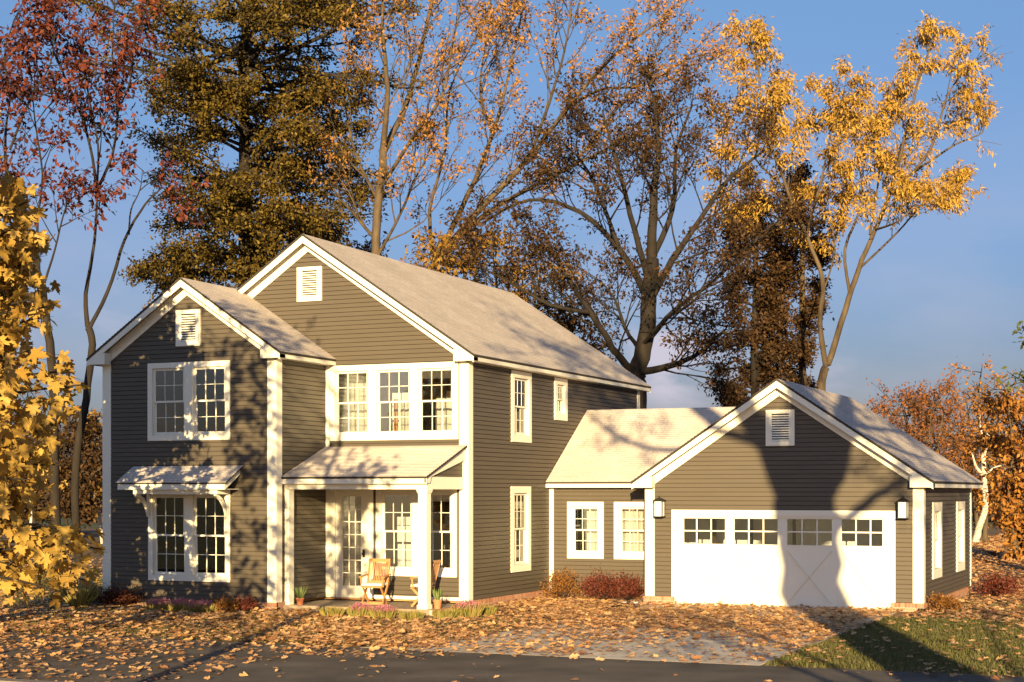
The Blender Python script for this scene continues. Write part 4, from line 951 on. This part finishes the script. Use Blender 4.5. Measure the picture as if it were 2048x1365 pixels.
# ---------------- big oak in front, right of the frame, whose shadow falls on the garage
R.seed(111)
g = Vector((17.66, -31.5, GZ - .05)); DZ = 2.62
t = Tree('oak_tree', 'massive old tree beside the viewpoint whose trunk shadow falls on the garage door', g, 'bark_dark', 'gold', tmpl=NARROW, lsize=.20, per=3.0, ang=48, up=.03, droop=.5, wob=.14, leafjit=.13)
def offr(q):
    v = q - CAMP; zc = v.dot(FW)
    if zc < .5: return True
    px = 1024 + F * v.dot(RT) / zc; py = HY - F * v.z / zc
    return px > 2075 or px < -30 or py < -30
t.clip = offr
t.limb([(-.05, 0, 0), (-.05, 0, 1.6), (-.02, 0, 1.2 + DZ), (.0, 0, 3.2 + DZ), (-.15, 0, 5.2 + DZ), (-.32, 0, 6.2 + DZ)], .64, .66, 16)
for pts, r in (([(-.4, 0, 5.9), (-1.2, .2, 7.4), (-2.6, .4, 9.2), (-3.6, .4, 11.5), (-4.2, .5, 13.5)], .34), ([(-.1, 0, 6.0), (.5, .3, 7.8), (1.4, .3, 9.8), (2.0, .2, 12.5)], .42), ([(-.1, 0, 6.2), (-.15, -.3, 8.2), (-.5, -.8, 11), (-1.0, -1, 14)], .55),
               ([(.30, 0, 5.5), (.85, .1, 5.95), (1.45, .2, 6.4), (2.2, .3, 6.7), (3.3, .3, 6.95)], .14), ([(-1.2, .2, 7.4), (-2.6, .5, 7.7), (-3.9, .8, 7.65), (-5.0, .8, 8.1), (-6.0, 1, 9.0)], .12), ([(-2.6, .4, 9.2), (-4.0, .7, 9.8), (-5.6, .8, 10.3), (-6.6, .8, 10.6)], .10),
               ([(.5, .3, 7.8), (1.8, .5, 8.4), (3.2, .6, 9.2), (4.4, .6, 9.8)], .16), ([(.5, .3, 7.6), (2.0, -.3, 7.6), (3.4, -.4, 7.9), (5.0, -.4, 8.2)], .14)):
    l = t.limb([(x, y, z + DZ) for x, y, z in pts], r, r * .3, 10)
    big = r > .2
    t.along(l, .5 if big else .45, 10 if big else 8, 2.0 if big else 1.1, .03, 1 if not big else 2, [4, 4], .5)
R.seed(112)
for k in range(46):   # crown over the right side, which shades the garage roof
    a = Vector((R.uniform(-.2, 4.6), R.uniform(-1, 1), R.uniform(8.0, 12.0) + DZ)); t.grow(a, rv(1) + Vector((.3, 0, .2)), 1.3, .03, 1, [5], .55)
for k in range(26):   # left crown, which shades the far end of the main roof
    a = Vector((R.uniform(-7.2, -3.4), R.uniform(-1, 1), R.uniform(9.3, 11.6) + DZ)); t.grow(a, rv(1), 1.3, .03, 1, [5], .55)
for k in range(40):
    a = Vector((R.uniform(-5.5, 3), R.uniform(-1.5, 1.5), R.uniform(12, 16) + DZ)); t.grow(a, rv(1), 1.5, .03, 1, [5], .55)
for k in range(16):
    a = Vector((R.uniform(-.9, 1.1), R.uniform(-.5, .5), R.uniform(7.8, 9.4) + DZ)); t.grow(a, rv(1), .9, .03, 1, [6], .55)
for k in range(9):
    a = Vector((R.uniform(.9, 2.6), R.uniform(-.2, .5), R.uniform(6.3, 6.9) + DZ)); t.grow(a, Vector((R.uniform(-.3, .6), 0, R.uniform(-.5, .6))), .7, .02, 1, [4], .5)
cnt['oak'] = t.done()
# young tree by the camera that dapples the road and lower left ground
print('LEAVES', cnt, sum(cnt.values()))


# ------------------------------------------------------------------ litter and grass
rs = np.random.RandomState(7)
def scatter(regs):
    out = []
    for x0, x1, y0, y1, dens in regs:
        n = int((x1 - x0) * (y1 - y0) * dens); out.append(np.stack([rs.uniform(x0, x1, n), rs.uniform(y0, y1, n)], 1))
    return np.concatenate(out)
def inhouse(p):
    x, y = p[:, 0], p[:, 1]
    return ((x > -11.3) & (x < -6.5) & (y > -.1)) | ((x > -11.3) & (x < -2.9) & (y > .15)) | ((x > -3.1) & (x < .1) & (y > 6.7)) | ((x > -.1) & (x < 6.4) & (y > 5.35) & (y < 12.8))
def clump(p, s, seed):
    r2 = np.random.RandomState(seed); v = np.zeros(len(p))
    for k in range(5):
        a = r2.uniform(0, 6.28); f = r2.uniform(.5, 1.6) * s; v += np.sin((p[:, 0] * np.cos(a) + p[:, 1] * np.sin(a)) * f + r2.uniform(0, 6))
    return 1 / (1 + np.exp(-v * 1.1))
p = scatter([(-11.5, 0.2, -6.4, 0, 215), (-6.6, 0.2, 0, 6.8, 215), (-20, -11.5, -6.4, 4, 110), (0.2, 5.9, -1.2, 5.5, 220), (0.2, 5.9, -4.0, -1.2, 110), (-1.0, 5.9, -6.4, -4.0, 66),
             (5.9, 16, -6.4, 0.2, 17), (5.9, 16, 0.2, 3.2, 60), (6.2, 20, 3.2, 16, 150), (-2, 30, 13, 34, 75), (-2, 34, 34, 85, 34),
             (-22, -3, -8.6, -6.4, 85), (-3, 1, -8.0, -6.4, 55), (1, 14, -7.0, -6.4, 20), (-22, -1, -12.8, -8.4, 38), (-1, 3, -12.8, -8.0, 4), (3, 15, -12.8, -6.8, 2.2), (-20, 12, -17, -12.8, 20), (-30, -11.5, 4, 20, 22)])
p = p[~inhouse(p)]
keep = rs.rand(len(p)) < (.35 + .65 * clump(p, 1.2, 3)); p = p[keep]
n = len(p)
hz_ = GZ + .01 + rs.uniform(0, .035, n) + np.where((p[:, 1] > -6.4) & (p[:, 1] < 6.8), rs.uniform(0, .03, n), 0)
ang = rs.uniform(0, 2 * np.pi, n); ax = np.stack([np.cos(ang), np.sin(ang), rs.normal(0, .15, n)], 1); nm = np.stack([rs.normal(0, .24, n), rs.normal(-.12, .24, n), np.ones(n)], 1)
big = np.clip(rs.gamma(9, .0108, n), .05, .19) * np.where(p[:, 1] > 30, 2.2, 1)
o = leafcloud('fallen_leaves', LITTER[0], LITTER[1], np.column_stack([p, hz_]), ax, nm, big, LM['litter'], rs.rand(n))
tag(o, 'dry curled tan and orange leaves strewn over lawn, driveway and road', 'fallen leaves', kind='stuff')
cnt['litter'] = n
GRASS = ([(-.12, 0, 0), (.12, 0, 0), (.03, 1, .25)], [(0, 1, 2)])
M['grass'] = mat('grass_blades', (0.1, 0.13, 0.03), 0.6, attr=[(0.045, 0.055, 0.014), (0.08, 0.086, 0.024), (0.13, 0.12, 0.038), (0.062, 0.070, 0.017)], trans=0.25)
p = scatter([(5.9, 16, -6.35, 3.4, 620), (6.4, 16, 3.4, 9, 110), (-20, -.2, -6.35, 0, 130), (-22, -11.4, 0, 14, 200)])
p = p[~inhouse(p)]; n = len(p)
a = rs.uniform(0, 6.28, n); ax = np.stack([rs.normal(0, .35, n), rs.normal(0, .35, n), np.ones(n)], 1)
o = leafcloud('grass', GRASS[0], GRASS[1], np.column_stack([p, np.full(n, GZ - .01)]), ax, np.stack([np.cos(a), np.sin(a), np.zeros(n)], 1), rs.uniform(.045, .10, n), M['grass'], np.clip(clump(p, .7, 9) * .6 + rs.rand(n) * .4, 0, 1))
tag(o, 'short green lawn grass showing between the fallen leaves', 'grass', kind='stuff'); cnt['grass'] = n

# ------------------------------------------------------------------ shrubs, flowers
LM['barberry'] = leafmat('barberry_leaves', [(0.10, 0.028, 0.02), (0.18, 0.045, 0.03), (0.08, 0.022, 0.016), (0.22, 0.08, 0.04)])
LM['darkred'] = leafmat('dark_red_leaves', [(0.040, 0.012, 0.008), (0.080, 0.024, 0.014), (0.112, 0.040, 0.016)])
LM['russet'] = leafmat('russet_leaves', [(0.192, 0.080, 0.024), (0.288, 0.136, 0.036), (0.144, 0.064, 0.020), (0.240, 0.096, 0.024)])
LM['tuft'] = leafmat('yellow_green_blades', [(0.176, 0.176, 0.040), (0.288, 0.256, 0.072), (0.336, 0.240, 0.080), (0.224, 0.216, 0.056)])
LM['pink'] = leafmat('pink_blooms', [(0.400, 0.128, 0.176), (0.496, 0.208, 0.256), (0.336, 0.104, 0.160)])
LM['plume'] = leafmat('pale_plumes', [(0.480, 0.448, 0.384), (0.576, 0.544, 0.480)])
def shrub(label, loc, rx, rz, leaf, n, lsize=.055, name='shrub', group=None):
    rr = np.random.RandomState(int(abs(loc.x) * 97 + abs(loc.y) * 13) % 9999)
    root = tag(empty(name, loc), label, 'shrub', group); b = MB()
    tips = []
    for k in range(26):
        a = rr.uniform(0, 6.28); r = rx * rr.uniform(.25, .95); z = rz * rr.uniform(.45, 1.0) * math.sqrt(max(.1, 1 - (r / rx) ** 2 * .7)); e = Vector((math.cos(a) * r, math.sin(a) * r, z)); tips.append(e)
        b.tube([(0, 0, 0), e * .5 + Vector((0, 0, .04)), e], .010, .004, 4)
    b.build('stem', M['bark_dark'], root)
    T = np.array([tuple(t) for t in tips]); idx = rr.randint(0, len(T), n); f = rr.uniform(.55, 1.08, (n, 1)); P_ = T[idx] * f + rr.normal(0, rx * .13, (n, 3)); P_[:, 2] = np.abs(P_[:, 2])
    leafcloud('foliage', SIMPLE[0], SIMPLE[1], P_, T[idx] / rx + rr.normal(0, .7, (n, 3)), rr.normal(0, 1, (n, 3)) + [0, 0, .5], rr.uniform(.6, 1.3, n) * lsize, LM[leaf], np.clip(rr.rand(n) * .6 + .4 * rr.rand(len(T))[idx], 0, 1), root)
SH = 'shrubs along the connecting wall'
shrub('orange brown shrub leftmost of three beside the connecting wall', G(1136, 1200) + Vector((0, -.2, 0)), .56, .74, 'russet', 2400, group=SH)
shrub('crimson shrub in the middle of three under the connecting wall windows', G(1210, 1203) + Vector((0, -.1, 0)), .58, .66, 'barberry', 3000, group=SH)
shrub('red brown shrub tucked against the garage corner board', G(1262, 1203) + Vector((-.05, -.1, 0)), .46, .64, 'barberry', 2400, group=SH)
shrub('golden brown low shrub beside the right front corner of the garage', G(1888, 1224), .40, .36, 'russet', 1800)
shrub('deep red shrub on the leaf covered ground behind the garage side', G(2000, 1192), .62, .55, 'barberry', 2200, .07)
shrub('dark maroon low shrub at the left front corner of the wing', G(240, 1214), .62, .42, 'darkred', 2200)
shrub('tawny grassy shrub right of the pink flowers under the wing window', G(450, 1228), .30, .36, 'russet', 1300)
shrub('small red shrub between the tawny shrub and the wing corner board', G(490, 1226), .27, .36, 'barberry', 1200)
def clumpf(label, loc, r, h, flowers=True, name='flower_clump', cat='flowers', group='low flower and grass clumps along the house front', n=420):
    rr = np.random.RandomState(int(abs(loc.x) * 131 + abs(loc.y) * 17) % 9999)
    root = tag(empty(name, loc), label, cat, group)
    a = rr.uniform(0, 6.28, n); q = np.sqrt(rr.rand(n)) * r; base = np.stack([np.cos(a) * q, np.sin(a) * q, np.zeros(n)], 1); ax = base / r * .45 + np.array([0, 0, 1]) + rr.normal(0, .14, (n, 3))
    leafcloud('blades', [(-.05, 0, 0), (.05, 0, 0), (.045, .6, .02), (0, 1, .12), (-.045, .6, .02)], [(0, 1, 2, 4), (4, 2, 3)], base, ax, rr.normal(0, 1, (n, 3)) + [0, .01, 0], rr.uniform(.6, 1.1, n) * h, LM['tuft'], rr.rand(n), root)
    if flowers:
        m = n * 2; a = rr.uniform(0, 6.28, m); q = np.sqrt(rr.rand(m)) * r * 1.15; P_ = np.stack([np.cos(a) * q, np.sin(a) * q, h * (1.0 - .25 * (q / r) ** 2) + rr.normal(0, .025, m)], 1)
        leafcloud('blooms', SIMPLE[0], SIMPLE[1], P_, rr.normal(0, 1, (m, 3)) + [0, 0, .8], rr.normal(0, 1, (m, 3)), rr.uniform(.02, .045, m), LM['pink'], rr.rand(m), root)
clumpf('leftmost pink topped clump under the wing ground window', G(322, 1224), .28, .24)
clumpf('middle pink topped clump under the wing ground window', G(366, 1226), .26, .27)
clumpf('rightmost pink topped clump under the wing ground window', G(405, 1228), .26, .25)
clumpf('small grey green grass tuft at the left half of the porch edge', G(664, 1236), .17, .24, False, 'grass_tuft', 'grass tuft')
clumpf('pink topped clump below the left porch chair, the left of two', G(722, 1236), .22, .26)
clumpf('pink topped clump below the porch chairs, the right of two', G(768, 1238), .22, .24)
clumpf('flat yellow grass tuft just left of the right porch post', G(822, 1240), .2, .20, False, 'grass_tuft', 'grass tuft')
clumpf('bright green grass tuft just right of the porch post base', G(888, 1240), .19, .22, False, 'grass_tuft', 'grass tuft')
clumpf('pink topped clump by the main house corner board', G(935, 1236), .27, .32)
clumpf('yellow grass tuft at the brick base right of the main corner', G(972, 1232), .16, .22, False, 'grass_tuft', 'grass tuft')
clumpf('low pale grass tuft behind the bright green one beside the porch post', G(906, 1238), .14, .18, False, 'grass_tuft', 'grass tuft')
# plumed grass at the left corner
loc = G(158, 1216); root = tag(empty('ornamental_grass', loc), 'plumed ornamental grass with white tips left of the wing corner', 'grass')
rr = np.random.RandomState(4); n = 260; a = rr.uniform(0, 6.28, n); base = np.stack([np.cos(a) * .12, np.sin(a) * .12, np.zeros(n)], 1)
leafcloud('blades', [(-.02, 0, 0), (.02, 0, 0), (.018, .5, .04), (0, 1, .25), (-.018, .5, .04)], [(0, 1, 2, 4), (4, 2, 3)], base, base * 6 + [0, 0, 1] + rr.normal(0, .2, (n, 3)), -base + rr.normal(0, .05, (n, 3)), rr.uniform(.5, .8, n), LM['tuft'], rr.rand(n), root)
n = 26; a = rr.uniform(0, 6.28, n); d = np.stack([np.cos(a) * .55, np.sin(a) * .55, np.ones(n)], 1)
leafcloud('plumes', [(0, .45, 0), (.03, .7, 0), (0, 1.05, .0), (-.03, .7, 0)], [(0, 1, 2, 3)], np.zeros((n, 3)), d, rr.normal(0, 1, (n, 3)), rr.uniform(.7, .95, n), LM['plume'], rr.rand(n), root)

# ------------------------------------------------------------------ porch things
PF = -.062
def pot(label, x, y, h, r):
    root = tag(empty('potted_plant', (x, y, PF)), label, 'potted plant', 'terracotta pots on the porch')
    b = MB(); b.lathe([(0, 0), (r * .68, 0), (r * .92, h * .8), (r * 1.04, h * .8), (r * 1.04, h), (r * .9, h), (r * .85, h * .88), (0, h * .88)], n=20, mi=0); b.build('pot', M['terracotta'], root, smooth=False)
    b = MB(); b.lathe([(r * .84, h * .89), (0, h * .9)], n=16); b.build('soil', M['soil'], root)
    rr = np.random.RandomState(int(h * 1000)); n = 34; a = rr.uniform(0, 6.28, n); base = np.stack([np.cos(a) * r * .3, np.sin(a) * r * .3, np.full(n, h * .88)], 1)
    leafcloud('spiky_leaves', [(-.05, 0, 0), (.05, 0, 0), (.045, .6, .02), (0, 1, .08), (-.045, .6, .02)], [(0, 1, 2, 4), (4, 2, 3)], base, np.stack([np.cos(a) * .38, np.sin(a) * .38, np.ones(n)], 1) + rr.normal(0, .1, (n, 3)), rr.normal(0, 1, (n, 3)), rr.uniform(.2, .34, n), LM['spike'], rr.rand(n), root)
LM['spike'] = leafmat('spiky_green', [(0.080, 0.128, 0.040), (0.176, 0.240, 0.080), (0.272, 0.304, 0.128)])
pot('terracotta pot with spiky plant in shade beside the thin left porch post', -6.28, .46, .15, .085)
pot('sunlit terracotta pot with upright green spikes right of the porch post', -3.0, .62, .19, .095)

chair_root = tag(empty('folding_chair', (0, 0, PF)), 'teak folding armchair with pale cushion facing out, left of the porch post', 'chair', 'teak folding chairs on the porch')
def build_chair(t):
    # faces -y
    for sx in (-1, 1):
        x = sx * .235
        b = MB(); b.bar((x, -.20, .0), (x, .17, .43), .028, .05); b.build('leg', M['wood'], t)
        b = MB(); b.bar((x * .88, .20, .0), (x * .88, -.20, .41), .028, .05); b.build('leg', M['wood'], t)
        b = MB(); b.bar((x, .15, .40), (x, .30, .98), .03, .045); b.build('back_post', M['wood'], t)
        b = MB(); b.bar((x * 1.12, -.22, .62), (x * 1.06, .24, .66), .055, .022); b.bar((x * 1.05, -.16, .40), (x * 1.1, -.18, .61), .03, .03); b.build('armrest', M['wood'], t)
    b = MB()
    b.bar((-.235, -.20, .40), (.235, -.20, .40), .04, .03); b.bar((-.235, .16, .42), (.235, .16, .42), .04, .03)
    for k in range(6): y = -.17 + k * .065; b.box(-.22, .22, y, y + .045, .415, .43)
    b.build('seat', M['wood'], t)
    b = MB(); b.hexa([(-.23, -.22, .432), (.23, -.22, .432), (.23, .16, .445), (-.23, .16, .445), (-.225, -.215, .478), (.225, -.215, .478), (.225, .155, .49), (-.225, .155, .49)]); b.build('cushion', M['cushion'], t)
    b = MB(); b.bar((-.25, .295, .965), (.25, .295, .965), .03, .07); b.bar((-.235, .178, .50), (.235, .178, .50), .025, .05)
    for k in range(11):
        x = -.195 + k * .039; b.bar((x, .185, .51), (x, .292, .94), .018, .012)
    b.build('backrest', M['wood'], t)
    b = MB(); b.bar((-.235, -.17, .04), (.235, -.17, .04), .03, .04); b.build('stretcher', M['wood'], t)
    b = MB(); b.bar((-.205, .17, .04), (.205, .17, .04), .03, .04); b.build('stretcher', M['wood'], t)
build_chair(chair_root)
chair_root.location = (-4.74, 1.05, PF); chair_root.rotation_euler = (0, 0, math.radians(8))
c2 = chair_root.copy(); COL.objects.link(c2)
for ch in chair_root.children:
    d = ch.copy(); COL.objects.link(d); d.parent = c2
c2['label'] = 'teak folding armchair turned sideways, half hidden behind the right porch post'
c2.location = (-3.60, 1.15, PF); c2.rotation_euler = (0, 0, math.radians(-80))

def lantern(label, x):
    y = YG - .15; z0, z1 = 1.85, 2.19; root = tag(empty('wall_lantern', (x, YG, 2.0)), label, 'wall lamp', 'black lanterns flanking the garage door'); o = Vector((x, YG, 2.0)); b = MB()
    w = .095; f = .012
    for sx in (-1, 1):
        for sy in (-1, 1): b.box(x + sx * w - f, x + sx * w + f, y + sy * w - f, y + sy * w + f, z0, z1)
    b.box(x - w - .02, x + w + .02, y - w - .02, y + w + .02, z0 - .02, z0); b.box(x - w - .02, x + w + .02, y - w - .02, y + w + .02, z1, z1 + .018)
    r = w + .045; ap = (x, y, z1 + .11)
    c = [(x - r, y - r, z1 + .018), (x + r, y - r, z1 + .018), (x + r, y + r, z1 + .018), (x - r, y + r, z1 + .018)]; k = .03; e = [(x - k, y - k, z1 + .085), (x + k, y - k, z1 + .085), (x + k, y + k, z1 + .085), (x - k, y + k, z1 + .085)]
    b.hexa(c + e); b.lathe([(.028, z1 + .085), (.012, z1 + .10), (.016, z1 + .115), (0, z1 + .135)], x, y, 8)
    b.v = [tuple(Vector(v) - o) for v in b.v]; b.build('lantern_frame', M['black'], root)
    b = MB(); b.box(x - .05, x + .05, YG - .035, YG - .012, z0 + .02, z1 + .06); b.bar((x, YG - .03, z1 - .0), (x, y + w, z1 + .03), .025); b.v = [tuple(Vector(v) - o) for v in b.v]; b.build('wall_bracket', M['black'], root)
    b = MB(); b.box(x - w + .004, x + w - .004, y - w + .004, y + w - .004, z0 + .004, z1 - .002); b.v = [tuple(Vector(v) - o) for v in b.v]; b.build('lantern_glass', M['lampglass'], root)
lantern('black wall lantern on the garage siding left of the garage door', .37)
lantern('black wall lantern on the garage siding right of the garage door', 5.90)
print('LEAVES', cnt, sum(cnt.values()))
